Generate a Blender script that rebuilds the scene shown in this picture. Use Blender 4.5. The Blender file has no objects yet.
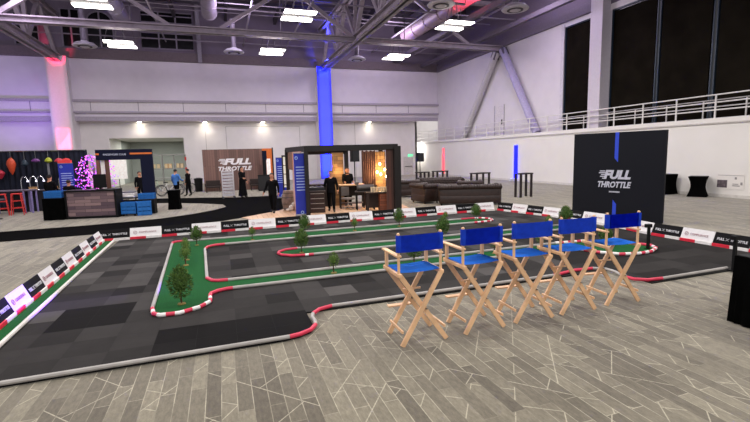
import bpy, bmesh, math, random
from mathutils import Vector, Matrix
random.seed(7)
PI = math.pi
S = bpy.context.scene
COL = S.collection

# ------------------------------------------------------------------ materials
def lin(h):
    h = h.lstrip('#'); r = []
    for i in (0, 2, 4):
        c = int(h[i:i+2], 16)/255
        r.append(c/12.92 if c <= .04045 else ((c+.055)/1.055)**2.4)
    return r
MC = {}
def M(h, rough=.6, metal=0., var=.10, scale=9., emit=0., spec=.4, name=None):
    key = (h, rough, metal, var, scale, emit, name)
    if key in MC: return MC[key]
    m = bpy.data.materials.new(name or 'surface_'+h.strip('#')); m.use_nodes = True
    nt = m.node_tree; b = nt.nodes['Principled BSDF']
    b.inputs['Roughness'].default_value = rough; b.inputs['Metallic'].default_value = metal
    b.inputs['Specular IOR Level'].default_value = spec
    c = lin(h)
    tc = nt.nodes.new('ShaderNodeTexCoord'); n = nt.nodes.new('ShaderNodeTexNoise'); n.inputs['Scale'].default_value = scale
    r = nt.nodes.new('ShaderNodeValToRGB')
    r.color_ramp.elements[0].color = [x*(1-var) for x in c]+[1]; r.color_ramp.elements[1].color = [min(1, x*(1+var)) for x in c]+[1]
    r.color_ramp.elements[0].position = .3; r.color_ramp.elements[1].position = .7
    nt.links.new(tc.outputs['Object'], n.inputs['Vector']); nt.links.new(n.outputs['Fac'], r.inputs['Fac'])
    nt.links.new(r.outputs['Color'], b.inputs['Base Color'])
    if emit:
        b.inputs['Emission Strength'].default_value = emit; nt.links.new(r.outputs['Color'], b.inputs['Emission Color'])
    MC[key] = m
    return m
def nodes(m):
    nt = m.node_tree
    return nt, nt.nodes['Principled BSDF'], lambda t: nt.nodes.new('ShaderNode'+t), nt.links.new

def carpet_mat():
    m = bpy.data.materials.new('plank_carpet'); m.use_nodes = True
    nt, b, N, L = nodes(m)
    b.inputs['Roughness'].default_value = .95; b.inputs['Specular IOR Level'].default_value = .1; b.inputs['Sheen Weight'].default_value = .35; b.inputs['Sheen Roughness'].default_value = .45; b.inputs['Sheen Tint'].default_value = (1, .98, .93, 1)
    tc = N('TexCoord')
    def brick(rot, w, h, off, mort, seed=0):
        mp = N('Mapping'); mp.inputs['Rotation'].default_value = (0, 0, rot); mp.inputs['Location'].default_value = (seed, seed*.37, 0)
        L(tc.outputs['Object'], mp.inputs['Vector'])
        k = N('TexBrick'); k.offset = off; k.offset_frequency = 2
        k.inputs['Scale'].default_value = 1; k.inputs['Brick Width'].default_value = w; k.inputs['Row Height'].default_value = h
        k.inputs['Mortar Size'].default_value = mort; k.inputs['Mortar Smooth'].default_value = .15; k.inputs['Bias'].default_value = 0
        k.inputs['Color1'].default_value = (0, 0, 0, 1); k.inputs['Color2'].default_value = (1, 1, 1, 1); k.inputs['Mortar'].default_value = (.5, .5, .5, 1)
        L(mp.outputs['Vector'], k.inputs['Vector'])
        return k
    k1 = brick(PI/2, .92, .145, .37, .0045)
    k2 = brick(PI/2+.62, .9, .42, .31, .006, 3.1)
    k3 = brick(PI/2-.75, 1.3, .6, .43, .006, 7.7)
    ramp = N('ValToRGB'); L(k1.outputs['Color'], ramp.inputs['Fac'])
    ramp.color_ramp.elements[0].color = lin('#5b5549')+[1]; ramp.color_ramp.elements[1].color = lin('#7f7968')+[1]
    # only some planks carry the crossing diagonal lines
    g = N('Math'); g.operation = 'GREATER_THAN'; g.inputs[1].default_value = .55; L(k1.outputs['Color'], g.inputs[0])
    g2 = N('Math'); g2.operation = 'LESS_THAN'; g2.inputs[1].default_value = .35; L(k1.outputs['Color'], g2.inputs[0])
    a = N('Math'); a.operation = 'MULTIPLY'; L(k2.outputs['Fac'], a.inputs[0]); L(g.outputs[0], a.inputs[1])
    a2 = N('Math'); a2.operation = 'MULTIPLY'; L(k3.outputs['Fac'], a2.inputs[0]); L(g2.outputs[0], a2.inputs[1])
    mx = N('Math'); mx.operation = 'MAXIMUM'; L(a.outputs[0], mx.inputs[0]); L(a2.outputs[0], mx.inputs[1])
    mx2 = N('Math'); mx2.operation = 'MAXIMUM'; L(mx.outputs[0], mx2.inputs[0]); 
    pn = N('TexNoise'); pn.inputs['Scale'].default_value = 1.1; pn.inputs['Detail'].default_value = 1; L(tc.outputs['Object'], pn.inputs['Vector'])
    pr = N('MapRange'); pr.inputs['From Min'].default_value = .42; pr.inputs['From Max'].default_value = .55; pr.inputs['To Min'].default_value = .25; pr.inputs['To Max'].default_value = 1; L(pn.outputs['Fac'], pr.inputs['Value'])
    pm = N('Math'); pm.operation = 'MULTIPLY'; L(k1.outputs['Fac'], pm.inputs[0]); L(pr.outputs['Result'], pm.inputs[1]); L(pm.outputs[0], mx2.inputs[1])
    dim = N('Math'); dim.operation = 'MULTIPLY'; dim.inputs[1].default_value = .85; L(mx2.outputs[0], dim.inputs[0])
    mix = N('Mix'); mix.data_type = 'RGBA'; L(dim.outputs[0], mix.inputs['Factor']); L(ramp.outputs['Color'], mix.inputs['A'])
    mix.inputs['B'].default_value = lin('#aaa490')+[1]
    sm = N('Mapping'); sm.inputs['Scale'].default_value = (1, .35, 1); L(tc.outputs['Object'], sm.inputs['Vector'])
    nz = N('TexNoise'); nz.inputs['Scale'].default_value = 26; nz.inputs['Detail'].default_value = 5; nz.inputs['Roughness'].default_value = .75; L(sm.outputs[0], nz.inputs['Vector'])
    nr = N('MapRange'); nr.inputs['From Min'].default_value = .3; nr.inputs['From Max'].default_value = .7; nr.inputs['To Min'].default_value = .66; nr.inputs['To Max'].default_value = 1.24; L(nz.outputs['Fac'], nr.inputs['Value'])
    mul = N('Mix'); mul.data_type = 'RGBA'; mul.blend_type = 'MULTIPLY'; mul.inputs['Factor'].default_value = 1
    L(mix.outputs['Result'], mul.inputs['A']); L(nr.outputs['Result'], mul.inputs['B']); L(mul.outputs['Result'], b.inputs['Base Color'])
    bp = N('Bump'); bp.inputs['Strength'].default_value = .25; bp.inputs['Distance'].default_value = .01; L(nz.outputs['Fac'], bp.inputs['Height']); L(bp.outputs['Normal'], b.inputs['Normal'])
    return m

def wood_mat(name, c1, c2, plank=.15, length=1.6, vertical=True, rough=.6, axis='XZ'):
    m = bpy.data.materials.new(name); m.use_nodes = True
    nt, b, N, L = nodes(m); b.inputs['Roughness'].default_value = rough
    tc = N('TexCoord'); sp = N('SeparateXYZ'); cb = N('CombineXYZ'); L(tc.outputs['Object'], sp.inputs[0])
    u, v = ('Z', 'X') if vertical else ('X', 'Z')
    L(sp.outputs[u], cb.inputs['X']); L(sp.outputs[v], cb.inputs['Y'])
    k = N('TexBrick'); k.inputs['Scale'].default_value = 1; k.inputs['Brick Width'].default_value = length; k.inputs['Row Height'].default_value = plank
    k.inputs['Mortar Size'].default_value = .006; k.inputs['Color1'].default_value = lin(c1)+[1]; k.inputs['Color2'].default_value = lin(c2)+[1]
    k.inputs['Mortar'].default_value = [x*.35 for x in lin(c1)]+[1]; k.offset = .4
    L(cb.outputs[0], k.inputs['Vector'])
    n = N('TexNoise'); n.inputs['Scale'].default_value = 6; n.inputs['Detail'].default_value = 5
    mp = N('Mapping'); mp.inputs['Scale'].default_value = (1, 8, 1); L(cb.outputs[0], mp.inputs['Vector']); L(mp.outputs[0], n.inputs['Vector'])
    r = N('MapRange'); r.inputs['To Min'].default_value = .75; r.inputs['To Max'].default_value = 1.25; L(n.outputs['Fac'], r.inputs['Value'])
    mul = N('Mix'); mul.data_type = 'RGBA'; mul.blend_type = 'MULTIPLY'; mul.inputs['Factor'].default_value = 1
    L(k.outputs['Color'], mul.inputs['A']); L(r.outputs['Result'], mul.inputs['B']); L(mul.outputs['Result'], b.inputs['Base Color'])
    return m

def attr_mat(name, rough=.8):
    m = bpy.data.materials.new(name); m.use_nodes = True
    nt, b, N, L = nodes(m); b.inputs['Roughness'].default_value = rough; b.inputs['Specular IOR Level'].default_value = .04
    a = N('Attribute'); a.attribute_name = 'shade'
    tc = N('TexCoord'); n = N('TexNoise'); n.inputs['Scale'].default_value = 2.5; n.inputs['Detail'].default_value = 6; n.inputs['Roughness'].default_value = .7
    L(tc.outputs['Object'], n.inputs['Vector'])
    r = N('MapRange'); r.inputs['To Min'].default_value = .7; r.inputs['To Max'].default_value = 1.3; L(n.outputs['Fac'], r.inputs['Value'])
    mul = N('Mix'); mul.data_type = 'RGBA'; mul.blend_type = 'MULTIPLY'; mul.inputs['Factor'].default_value = 1
    L(a.outputs['Color'], mul.inputs['A']); L(r.outputs['Result'], mul.inputs['B']); L(mul.outputs['Result'], b.inputs['Base Color'])
    return m

# ------------------------------------------------------------------ mesh builder
class MB:
    def __init__(s): s.bm = bmesh.new(); s.mi = 0
    def _tag(s, n0):
        s.bm.faces.ensure_lookup_table()
        for f in s.bm.faces[n0:]: f.material_index = s.mi
    def mat(s, i): s.mi = i; return s
    def box(s, x0, x1, y0, y1, z0, z1, mtx=None, bev=0):
        n0 = len(s.bm.faces)
        vs = [s.bm.verts.new((x, y, z)) for x in (x0, x1) for y in (y0, y1) for z in (z0, z1)]
        fs = [s.bm.faces.new([vs[i] for i in q]) for q in ((0,1,3,2),(4,6,7,5),(0,4,5,1),(2,3,7,6),(0,2,6,4),(1,5,7,3))]
        if bev:
            es = list({e for f in fs for e in f.edges})
            r = bmesh.ops.bevel(s.bm, geom=es, offset=bev, segments=2, affect='EDGES', profile=.5)
            vs = list({v for f in r['faces'] for v in f.verts} | {v for f in fs if f.is_valid for v in f.verts})
        if mtx is not None: bmesh.ops.transform(s.bm, matrix=mtx, verts=[v for v in vs if v.is_valid])
        s._tag(n0); return s
    def bar(s, p0, p1, w, h, up=(0,0,1)):
        p0, p1 = Vector(p0), Vector(p1); d = (p1-p0); l = d.length; d.normalize()
        u = Vector(up)
        if abs(d.dot(u)) > .99: u = Vector((0,1,0))
        x = d.cross(u).normalized(); z = x.cross(d).normalized()
        m = Matrix((x, d, z)).transposed().to_4x4(); m.translation = p0
        return s.box(-w/2, w/2, 0, l, -h/2, h/2, m)
    def tube(s, pts, r, n=8, cap=True, closed=False):
        n0 = len(s.bm.faces); pts = [Vector(p) for p in pts]
        if not isinstance(r, (list, tuple)): r = [r]*len(pts)
        rings = []; px = None
        for i, p in enumerate(pts):
            if closed: d = pts[(i+1) % len(pts)]-pts[i-1]
            else: d = pts[min(i+1, len(pts)-1)]-pts[max(i-1, 0)]
            d.normalize()
            if px is None:
                px = d.orthogonal().normalized() if abs(d.z) > .95 else d.cross(Vector((0,0,1))).normalized()
            px = (px-d*px.dot(d)).normalized(); py = d.cross(px)
            rings.append([s.bm.verts.new(p+(px*math.cos(2*PI*k/n)+py*math.sin(2*PI*k/n))*r[i]) for k in range(n)])
        m = len(rings)
        for i in range(m if closed else m-1):
            a, b = rings[i], rings[(i+1) % m]
            for k in range(n): s.bm.faces.new((a[k], a[(k+1) % n], b[(k+1) % n], b[k]))
        if cap and not closed:
            s.bm.faces.new(rings[0][::-1]); s.bm.faces.new(rings[-1])
        s._tag(n0); return s
    def lathe(s, prof, c=(0,0,0), n=16, mtx=None):
        n0 = len(s.bm.faces); rings = []; vs = []
        for r, z in prof:
            ring = [s.bm.verts.new((c[0]+r*math.cos(2*PI*k/n), c[1]+r*math.sin(2*PI*k/n), c[2]+z)) for k in range(n)]
            rings.append(ring); vs += ring
        for a, b in zip(rings, rings[1:]):
            for k in range(n): s.bm.faces.new((a[k], a[(k+1) % n], b[(k+1) % n], b[k]))
        s.bm.faces.new(rings[0][::-1]); s.bm.faces.new(rings[-1])
        if mtx is not None: bmesh.ops.transform(s.bm, matrix=mtx, verts=vs)
        s._tag(n0); return s
    def prism(s, poly, z0, z1):
        n0 = len(s.bm.faces)
        a = [s.bm.verts.new((x, y, z0)) for x, y in poly]; b = [s.bm.verts.new((x, y, z1)) for x, y in poly]
        s.bm.faces.new(a[::-1]); s.bm.faces.new(b); n = len(poly)
        for i in range(n): s.bm.faces.new((a[i], a[(i+1) % n], b[(i+1) % n], b[i]))
        s._tag(n0); return s
    def face(s, pts):
        n0 = len(s.bm.faces); s.bm.faces.new([s.bm.verts.new(p) for p in pts]); s._tag(n0); return s
    def ball(s, c, rx, ry=None, rz=None, sub=2):
        n0 = len(s.bm.faces); ry = ry or rx; rz = rz or rx
        bmesh.ops.create_icosphere(s.bm, subdivisions=sub, radius=1, matrix=Matrix.Translation(c) @ Matrix.Diagonal((rx, ry, rz, 1)))
        s._tag(n0); return s
    def mesh(s, name, smooth=False):
        bmesh.ops.recalc_face_normals(s.bm, faces=s.bm.faces)
        me = bpy.data.meshes.new(name); s.bm.to_mesh(me); s.bm.free()
        if smooth:
            me.polygons.foreach_set('use_smooth', [True]*len(me.polygons))
            try: me.set_sharp_from_angle(angle=math.radians(40))
            except Exception: pass
        return me
    def build(s, name, mats, parent=None, loc=(0,0,0), rz=0, smooth=False, label=None):
        return put(name, s.mesh(name, smooth), mats, parent, loc, rz, label)
def put(name, me, mats, parent=None, loc=(0,0,0), rz=0, label=None):
    if not isinstance(mats, (list, tuple)): mats = [mats]
    if mats[0] is not None and not me.materials:
        for m in mats: me.materials.append(m)
    o = bpy.data.objects.new(name, me); COL.objects.link(o); o.location = loc; o.rotation_euler = (0, 0, rz)
    if parent is not None: o.parent = parent
    if label: o['label'] = label
    return o
def tag(o, label, cat, group=None, kind=None):
    o['label'] = label; o['category'] = cat
    if group: o['group'] = group
    if kind: o['kind'] = kind
    return o
def thing(name, label, cat, loc=(0,0,0), rz=0, group=None):
    o = bpy.data.objects.new(name, None); COL.objects.link(o); o.empty_display_size = .1
    o.location = loc; o.rotation_euler = (0, 0, rz)
    return tag(o, label, cat, group)
def struct(name, mb, mats, smooth=False):
    o = mb.build(name, mats, smooth=smooth); o['kind'] = 'structure'; return o
KIDS = {}
def dup(root, loc, rz=None, label=None):
    r = root.copy(); COL.objects.link(r); r.location = loc
    if rz is not None: r.rotation_euler = (0, 0, rz)
    if label: r['label'] = label
    def rec(a, b):
        for ch in list(a.children):
            c = ch.copy(); COL.objects.link(c); c.parent = b; rec(ch, c)
    rec(root, r)
    return r
def text_mesh(txt, size, bold=.0, shear=0., extrude=.004, align='CENTER', space=1.0):
    cu = bpy.data.curves.new('lettering', 'FONT'); cu.body = txt; cu.size = size; cu.extrude = extrude; cu.offset = bold
    cu.shear = shear; cu.align_x = align; cu.align_y = 'CENTER'; cu.resolution_u = 3; cu.space_character = space
    o = bpy.data.objects.new('lettering_source', cu); COL.objects.link(o)
    dg = bpy.context.evaluated_depsgraph_get(); dg.update()
    me = bpy.data.meshes.new_from_object(o.evaluated_get(dg))
    bpy.data.objects.remove(o); me.name = 'lettering'
    return me
def write(txt, size, m, parent, loc, width=None, bold=0., shear=0., tilt=PI/2, rz=0., name='lettering', height=None):
    """text standing upright, read from -y of its parent"""
    me = text_mesh(txt, size, bold, shear)
    xs = [v.co.x for v in me.vertices]; ys = [v.co.y for v in me.vertices]
    sx = width/(max(xs)-min(xs)) if width else 1; sy = height/(max(ys)-min(ys)) if height else (sx if width else 1)
    cx, cy = (max(xs)+min(xs))/2, (max(ys)+min(ys))/2
    for v in me.vertices: v.co.x = (v.co.x-cx)*sx; v.co.y = (v.co.y-cy)*sy
    me.materials.clear(); me.materials.append(m)
    o = bpy.data.objects.new(name, me); COL.objects.link(o); o.parent = parent; o.location = loc; o.rotation_euler = (tilt, 0, rz)
    return o

# common materials
WHITE = M('#dcd8d6', .8, var=.03, scale=1.5); WHITE2 = M('#dad3dc', .8, var=.03, scale=1.2)
STEEL = M('#958b93', .55, .0, var=.15, scale=3); BLACK = M('#0a0a0b', .6, spec=.2); BLACKCLOTH = M('#060606', .98, var=.3, scale=5, spec=.02)
CHROME = M('#b9bbbf', .25, .9); NAVY = M('#0d1128', .7, spec=.15); ORANGE = M('#d06a2a', .6)
RED = M('#cf3450', .5); PIPE = M('#9f9b96', .5, var=.12, scale=5); PWHITE = M('#e6e2de', .5)
TURF = M('#194f27', .95, var=.35, scale=55, spec=.1); DARKWOOD = M('#2a1a14', .5, var=.3, scale=4)
LETTER = M('#d8d8dc', .5); BLUECLOTH = M('#1036ac', .85, var=.12, scale=14, spec=.2); SEATBLUE = M('#0f6ad0', .85, var=.08, scale=10, spec=.2)
PINE = M('#dcb288', .5, var=.14, scale=6); SKIN = M('#b98468', .6); HAIR = M('#1b1310', .7)

# ================================================================== SETTING
YB, YL, XM, XU, ZT = 43.2, 44.2, 21.3, 22.2, 10.7
struct('floor', MB().box(-26, 27, -8, 56, -.1, 0), carpet_mat())
# upper back wall with its ledge band
struct('wall_back', MB().box(-26, 22.6, YB, YB+.3, 5.66, ZT), WHITE2)
CX = [(-12.6, -11.15), (9.13, 10.43)]
t = MB()
segs = [(-26, -12.6), (-11.15, 9.13), (10.43, 22.2)]
for a, b in segs:
    t.box(a, b, YB-.3, YB, 7.2, 7.4); t.mat(1).box(a, b, YB-.12, YB, 6.45, 7.2); t.mat(0)
    t.box(a, b, YB-.32, YB, 6.30, 6.45); t.box(a, b, YB-.1, YB, 5.66, 6.02)
    k = a+1.2
    while k < b: t.mat(2).box(k, k+.05, YB-.14, YB-.1, 6.45, 7.2); k += 3.55
    t.mat(0)
struct('trim_1', t, [M('#a79fab', .7), M('#d9d3d6', .8, var=.04), M('#8d8690', .7)])
struct('trim_2', MB().box(-26, 20.2, YB+.3, YL, 5.66, 5.8), WHITE2)           # soffit over the recessed wall
# lower back wall with wide opening
w = MB()
w.box(-26, -9.1, YL, YL+.25, 0, 5.66); w.box(-9.1, -3.1, YL, YL+.25, 4.25, 5.66); w.box(-3.1, 20.2, YL, YL+.25, 0, 5.66)
w.box(20.0, 20.2, YL, 48.6, 0, 5.66); w.box(20.2, 27, 48.5, 48.7, 0, 12)
struct('wall_back_lower', w, WHITE)
struct('trim_3', MB().box(.6, .64, YL-.02, YL, 0, 5.2).box(7.5, 7.54, YL-.02, YL, 0, 5.2).box(.6, 7.54, YL-.02, YL, 5.2, 5.24).box(-1.2, -1.16, YL-.02, YL, 0, 5.6).box(13.2, 13.24, YL-.02, YL, 0, 5.6), M('#a5a09c', .8))
# store room behind the opening
struct('wall_storeroom', MB().box(-9.35, -9.1, YL+.25, 54, 0, 4.25).box(-9.35, -2.8, 54, 54.2, 0, 4.4).box(-3.1, -2.85, YL+.25, 54, 0, 4.25), M('#a3a5a0', .8, var=.05))
struct('ceiling_storeroom', MB().box(-9.35, -2.8, YL+.25, 54.2, 4.25, 4.4), WHITE)
struct('wall_storeroom_jamb', MB().box(-9.1, -9.05, YL, 49, 0, 4.25), M('#eeebe6', .8))
# mezzanine on the right
struct('wall_right_lower', MB().box(XM, XM+.3, -8, 48, 0, 3.35).box(XM-.05, XM+.3, -8, 48.02, 3.35, 3.55).box(XM+.3, 27, 47.7, 48, 0, 3.55), M('#dcd9d3', .75, var=.02, scale=1))
struct('trim_4', MB().box(XM-.07, XM-.05, -8, 48, 3.30, 3.36), M('#b8b3ae', .7))
struct('baseboard_right', MB().box(XM-.03, XM, -8, 48, 0, .14), M('#c9c5be', .6))
struct('floor_mezzanine', MB().box(XM+.3, 27, -8, 47.7, 3.4, 3.55), M('#8d8880', .8))
w = MB(); w.box(XU, XU+.3, 24.75, YB, 3.55, ZT); w.box(XU, XU+.3, -8, 24.75, 10.35, ZT); w.box(XU, XU+.3, -8, 24.75, 3.55, 3.62)
struct('wall_right', w, M('#d3ced2', .8, var=.03, scale=1.2))
struct('trim_5', MB().box(XU-.06, XU, 24.72, 25.0, 3.55, 10.5), M('#c6c2c8', .6))
# dark blinds in the tall side windows
BL = M('#17140f', .95, var=.25, scale=1.2, spec=.03); MUL = M('#1d2c3c', .4); 
for i, (a, b) in enumerate([(22.0, 24.7), (18.0, 20.95), (15.12, 17.9), (12.24, 15.02), (9.36, 12.14), (6.5, 9.26)]):
    o = MB().box(XU+.1, XU+.2, a, b, 3.62, 10.35).build('window_%d' % (i+1), M('#0a0c10', .2)); o['kind'] = 'structure'
    MB().box(XU+.03, XU+.06, a+.14, b-.14, 3.62, 10.2).build('window_blind', BL, o)
    f = MB()
    for y in (a, b-.06): f.box(XU, XU+.1, y, y+.06, 3.62, 10.35)
    f.box(XU, XU+.1, a, b, 10.28, 10.35)
    f.build('window_frame', MUL, o)
struct('column_right', MB().box(21.6, XU+.3, 21.08, 21.97, 3.55, 12), M('#c4bdc6', .7, var=.03))
wr = MB().box(9.1, 10.46, YB-.83, YB-.81, .02, ZT-.01)  # thin sheet added on the column face; its blue colour stands for light
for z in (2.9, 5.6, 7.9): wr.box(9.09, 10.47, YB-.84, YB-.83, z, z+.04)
o = wr.build('column_light_tint', M('#4d55ff', .7, var=.08, scale=.5)); tag(o, 'blue sheet added for the light on the middle column behind the timber booth', 'painted light')
for i, (a, b) in enumerate(CX):
    struct('column_%s' % ('left', 'middle')[i], MB().box(a, b, YB-.8, YL+.2, 0, ZT).box(a-.02, b+.02, YB-.82, YB-.78, 3.0, 3.03).box(a-.02, b+.02, YB-.82, YB-.78, 5.8, 5.83), M('#d9d3d8', .7, var=.03))
struct('column_hanging', MB().box(-1.32, -.98, YB-.5, YB-.15, ZT, 16).box(-1.28, -1.02, YB-.45, YB-.2, ZT-.05, ZT), M('#8d8694', .6))
# clerestory gable above the white wall
CL = M('#756a7b', .85, var=.08, scale=.8)
struct('wall_clerestory', MB().box(-26, 22.6, YB+.02, YB+.3, ZT, 17), CL)
struct('trim_6', MB().box(-26, 22.2, YB-.25, YB+.02, ZT, 11.45), M('#6e6268', .8))
struct('trim_7', MB().box(XU-.2, XU, 22, YB-.25, ZT-.05, 11.3), M('#6d6474', .8))
struct('wall_right_gable', MB().box(XU, XU+.3, -8, YB, ZT, 17), M('#6c6273', .85, var=.06))
GL = M('#0d0c0f', .25); FR = M('#857d8d', .6)
def gwin(i, x0, x1, z0, z1, cols, arch=False):
    g = MB(); pts = [(x0, z0), (x1, z0), (x1, z1)]
    if arch:
        r = (x1-x0)/2; pts = [(x0, z0), (x1, z0)]+[((x0+x1)/2+r*math.cos(a), z1-r+r*math.sin(a)) for a in [PI*k/10 for k in range(11)]]
    else: pts.append((x0, z1))
    g.face([(x, YB-.01, z) for x, z in pts])
    o = g.build('window_%d' % i, GL); o['kind'] = 'structure'
    f = MB(); p3 = [(x, YB-.03, z) for x, z in pts]; f.tube(p3, .07, 6, closed=True)
    for k in range(1, cols): xx = x0+(x1-x0)*k/cols; f.box(xx-.06, xx+.06, YB-.06, YB, z0, z1-.05)
    if not arch: f.box(x0, x1, YB-.06, YB, z0+(z1-z0)*.6, z0+(z1-z0)*.6+.08)
    else: f.box(x0, x1, YB-.06, YB, z1-(x1-x0)/2, z1-(x1-x0)/2+.08)
    f.build('window_frame', FR, o)
gwin(11, -5.7, -1.6, 11.75, 13.05, 3); gwin(12, -5.6, -1.6, 13.9, 14.8, 3); gwin(13, -9.65, -7.75, 11.6, 14.5, 2, True); gwin(14, -11.4, -10.1, 11.6, 14.5, 2)
gwin(15, -14.6, -13.0, 11.6, 14.0, 2)
struct('ceiling', MB().box(-26, 27, -8, YB+.3, 16, 16.2), M('#6a616f', .9, var=.1, scale=.7))
# roof steel
def truss_y(x, y0, y1, z0=10.5, z1=13.9):
    t = MB()
    for z, hh in ((z0, .52), (z1, .4)):
        t.box(x-.32, x+.32, y0, y1, z+hh/2-.06, z+hh/2); t.box(x-.32, x+.32, y0, y1, z-hh/2, z-hh/2+.06); t.box(x-.07, x+.07, y0, y1, z-hh/2, z+hh/2)
    y = 31.6; n = 0; ys = []
    while y > y0: ys.append(y); y -= 5.2
    ys = [36.8]+ys
    for a in ys:
        for d in (-2.6, 2.6):
            if y0 < a+d < y1: t.bar((x, a, z0+.2), (x, a+d, z1-.2), .26, .3)
        t.bar((x, a, z0+.2), (x, a, z1-.2), .24, .24)
    t.bar((x, y1-.4, z0), (x, y1-3.4, z1), .26, .26)
    return t
struct('roof_truss', truss_y(9.75, 4, YB-.3), STEEL); struct('roof_truss', truss_y(-11.75, 4, YB-.3), STEEL)
t = MB(); x0, x1 = -25, XU
t.box(x0, x1, 31.35, 31.85, 10.62, 10.7).box(x0, x1, 31.35, 31.85, 10.3, 10.38).box(x0, x1, 31.54, 31.66, 10.3, 10.7)
t.box(x0, x1, 31.4, 31.8, 13.7, 14.0)
for c in (9.75, -11.75):
    for d in (-1, 1): t.bar((c+d*.3, 31.6, 10.7), (c+d*4.6, 31.6, 13.7), .24, .26)
    for d in (-1, 1): t.bar((c+d*4.6, 31.6, 13.7), (c+d*9.2, 31.6, 10.7), .2, .22)
struct('roof_beam', t, STEEL)
t = MB()
for y in (8, 11.5, 15, 18.5, 22, 25.5, 28.5, 34.5, 37.5, 40.5): t.box(-25, XU, y-.09, y+.09, 14.9, 15.4)
for x in (-20, -16, -7.5, -3, 1.2, 5.5, 13.5, 17.5, 20.5): t.box(x-.12, x+.12, 4, YB, 14.4, 14.9)
struct('roof_purlins', t, M('#3f3944', .8))
t = MB()
for y, z, r in ((41.5, 12.2, .05), (39, 12.6, .06), (36, 13.3, .06), (27, 13.0, .06), (21, 12.8, .06), (30, 12.3, .05), (38, 13.6, .04), (33.5, 12.9, .04), (24.5, 12.2, .05), (18, 12.5, .05)): t.tube([(-25, y, z), (XU, y, z)], r, 6)
for x in (14.9, 19.6, 2.6, -3.8, 6.4, 12.0): t.tube([(x, 8, 12.4), (x, YB, 12.4)], .07, 6)
struct('sprinkler_pipes', t, M('#857c88', .5))
t = MB(); t.bar((17.2, 6, 11.6), (17.2, YB-.3, 11.6), .3, .35); t.bar((20.3, 6, 11.2), (20.3, YB-.3, 11.2), .3, .3)
struct('roof_joists', t, M('#5d5461', .7))
def duct(label, x, y1, z, r, c):
    d = thing('air_duct', label, 'duct', (x, 0, z), 0, 'ceiling ducts')
    pr = []; y = 6.
    while y < y1: pr += [(y, r), (y+2.05, r), (y+2.08, r+.04), (y+2.17, r+.04), (y+2.2, r)]; y += 2.2
    pr = [q for q in pr if q[0] <= y1]
    MB().tube([(0, q[0], 0) for q in pr], [q[1] for q in pr], 20).build('duct_pipe', M(c, .5, .2, var=.08), d, smooth=True)
duct('round grey ceiling duct near the left truss', -6.0, 38, 12.5, .55, '#80778a')
duct('round grey ceiling duct beside the hanging post', -.1, 36.4, 12.5, .5, '#857b8b')
duct('round ceiling duct tinted red near the right wall', 16.0, 37, 12.5, .62, '#8a7480')
# wall braces on the mezzanine
for i, (y0, yt) in enumerate(((37.3, 31.9), (26.9, 31.2))):
    b = thing('wall_brace', ('sloping white steel brace leaning right at the far end of the right wall', 'sloping lilac steel brace leaning left toward the dark windows')[i], 'brace', (21.85, y0, 3.55), 0, 'diagonal braces on the right wall')
    MB().tube([(0, 0, 0), (0, yt-y0, 6.8)], .29, 12).build('brace_tube', M(('#c0bcc0', '#a9a2c4')[i], .5), b, smooth=True)
    MB().bar((0, (yt-y0)*.93, 6.3), (0, yt-y0, 6.85), .5, .5).build('clamp', M('#5d5666', .5), b)
# mezzanine railing
rail = thing('mezzanine_railing', 'long white metal guard rail along the top of the right wall', 'railing', (21.42, 10, 3.55))
r = MB()
for z in (1.06, .72, .38): r.tube([(0, 0, z), (0, 37.4, z)], .032, 6)
r.build('rail', M('#d8d5d2', .5), rail)
y = .6
while y < 37.5: MB().tube([(0, y, 0), (0, y, 1.06)], .04, 6).build('post', M('#d8d5d2', .5), rail); y += 1.84
rail2 = thing('ramp_railing', 'lower white handrail behind the guard rail on the mezzanine', 'railing', (21.8, 10, 3.55))
r = MB()
for z in (.86, .55): r.tube([(0, 0, z), (0, 14.6, z)], .028, 6)
r.build('rail', M('#c9c6c4', .5), rail2)
y = 1.4
while y < 14.6: MB().tube([(0, y, 0), (0, y, .86)], .035, 6).build('post', M('#c9c6c4', .5), rail2); y += 1.84
# doors, exit sign, posters
o = MB().box(XU-.03, XU, 31.4, 32.6, 3.6, 6.0).build('door_1', M('#cdc8cb', .7)); o['kind'] = 'structure'
MB().box(XU-.08, XU-.03, 31.55, 31.65, 4.5, 4.9).build('door_handle', BLACK, o)
MB().box(XU-.05, XU-.0, 31.3, 31.38, 3.6, 6.1).box(XU-.05, XU, 32.62, 32.7, 3.6, 6.1).build('door_frame', M('#aaa5aa', .7), o)
o = MB().box(18.6, 19.7, YL-.05, YL, 0, 1.95).build('door_2', M('#c8c4bf', .7)); o['kind'] = 'structure'
MB().box(18.75, 19.55, YL-.12, YL-.05, .88, .96).build('door_handle', M('#6c6a68', .4, .5), o)
ex = thing('exit_sign', 'small green exit sign above the far door beside the mezzanine', 'sign', (19.4, YL-.06, 2.08))
MB().box(-.34, .34, 0, .06, -.2, .2).build('sign_case', M('#cfd8d2', .5), ex); write('EXIT', .3, M('#0fd58a', .4, emit=3), ex, (0, -.012, 0), .6)
ps = thing('wall_notice', 'white printed notice with dark square on right wall', 'poster', (XM-.01, 13.35, .72), -PI/2)
MB().box(-.58, .58, -.012, 0, -.34, .34).build('sheet', M('#dad6d0', .75, var=.02), ps)
MB().box(-.52, -.1, -.02, -.012, -.28, .06).build('picture', M('#5d5358', .7, var=.5, scale=9), ps)
MB().box(.12, .42, -.02, -.012, -.2, -.16).box(.12, .36, -.02, -.012, -.12, -.09).box(.44, .52, -.02, -.012, -.14, -.02).box(-.5, .55, -.02, -.012, .26, .28).box(.2, .28, -.02, -.012, .1, .2).build('print_lines', M('#8e8a8a', .7), ps)
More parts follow.
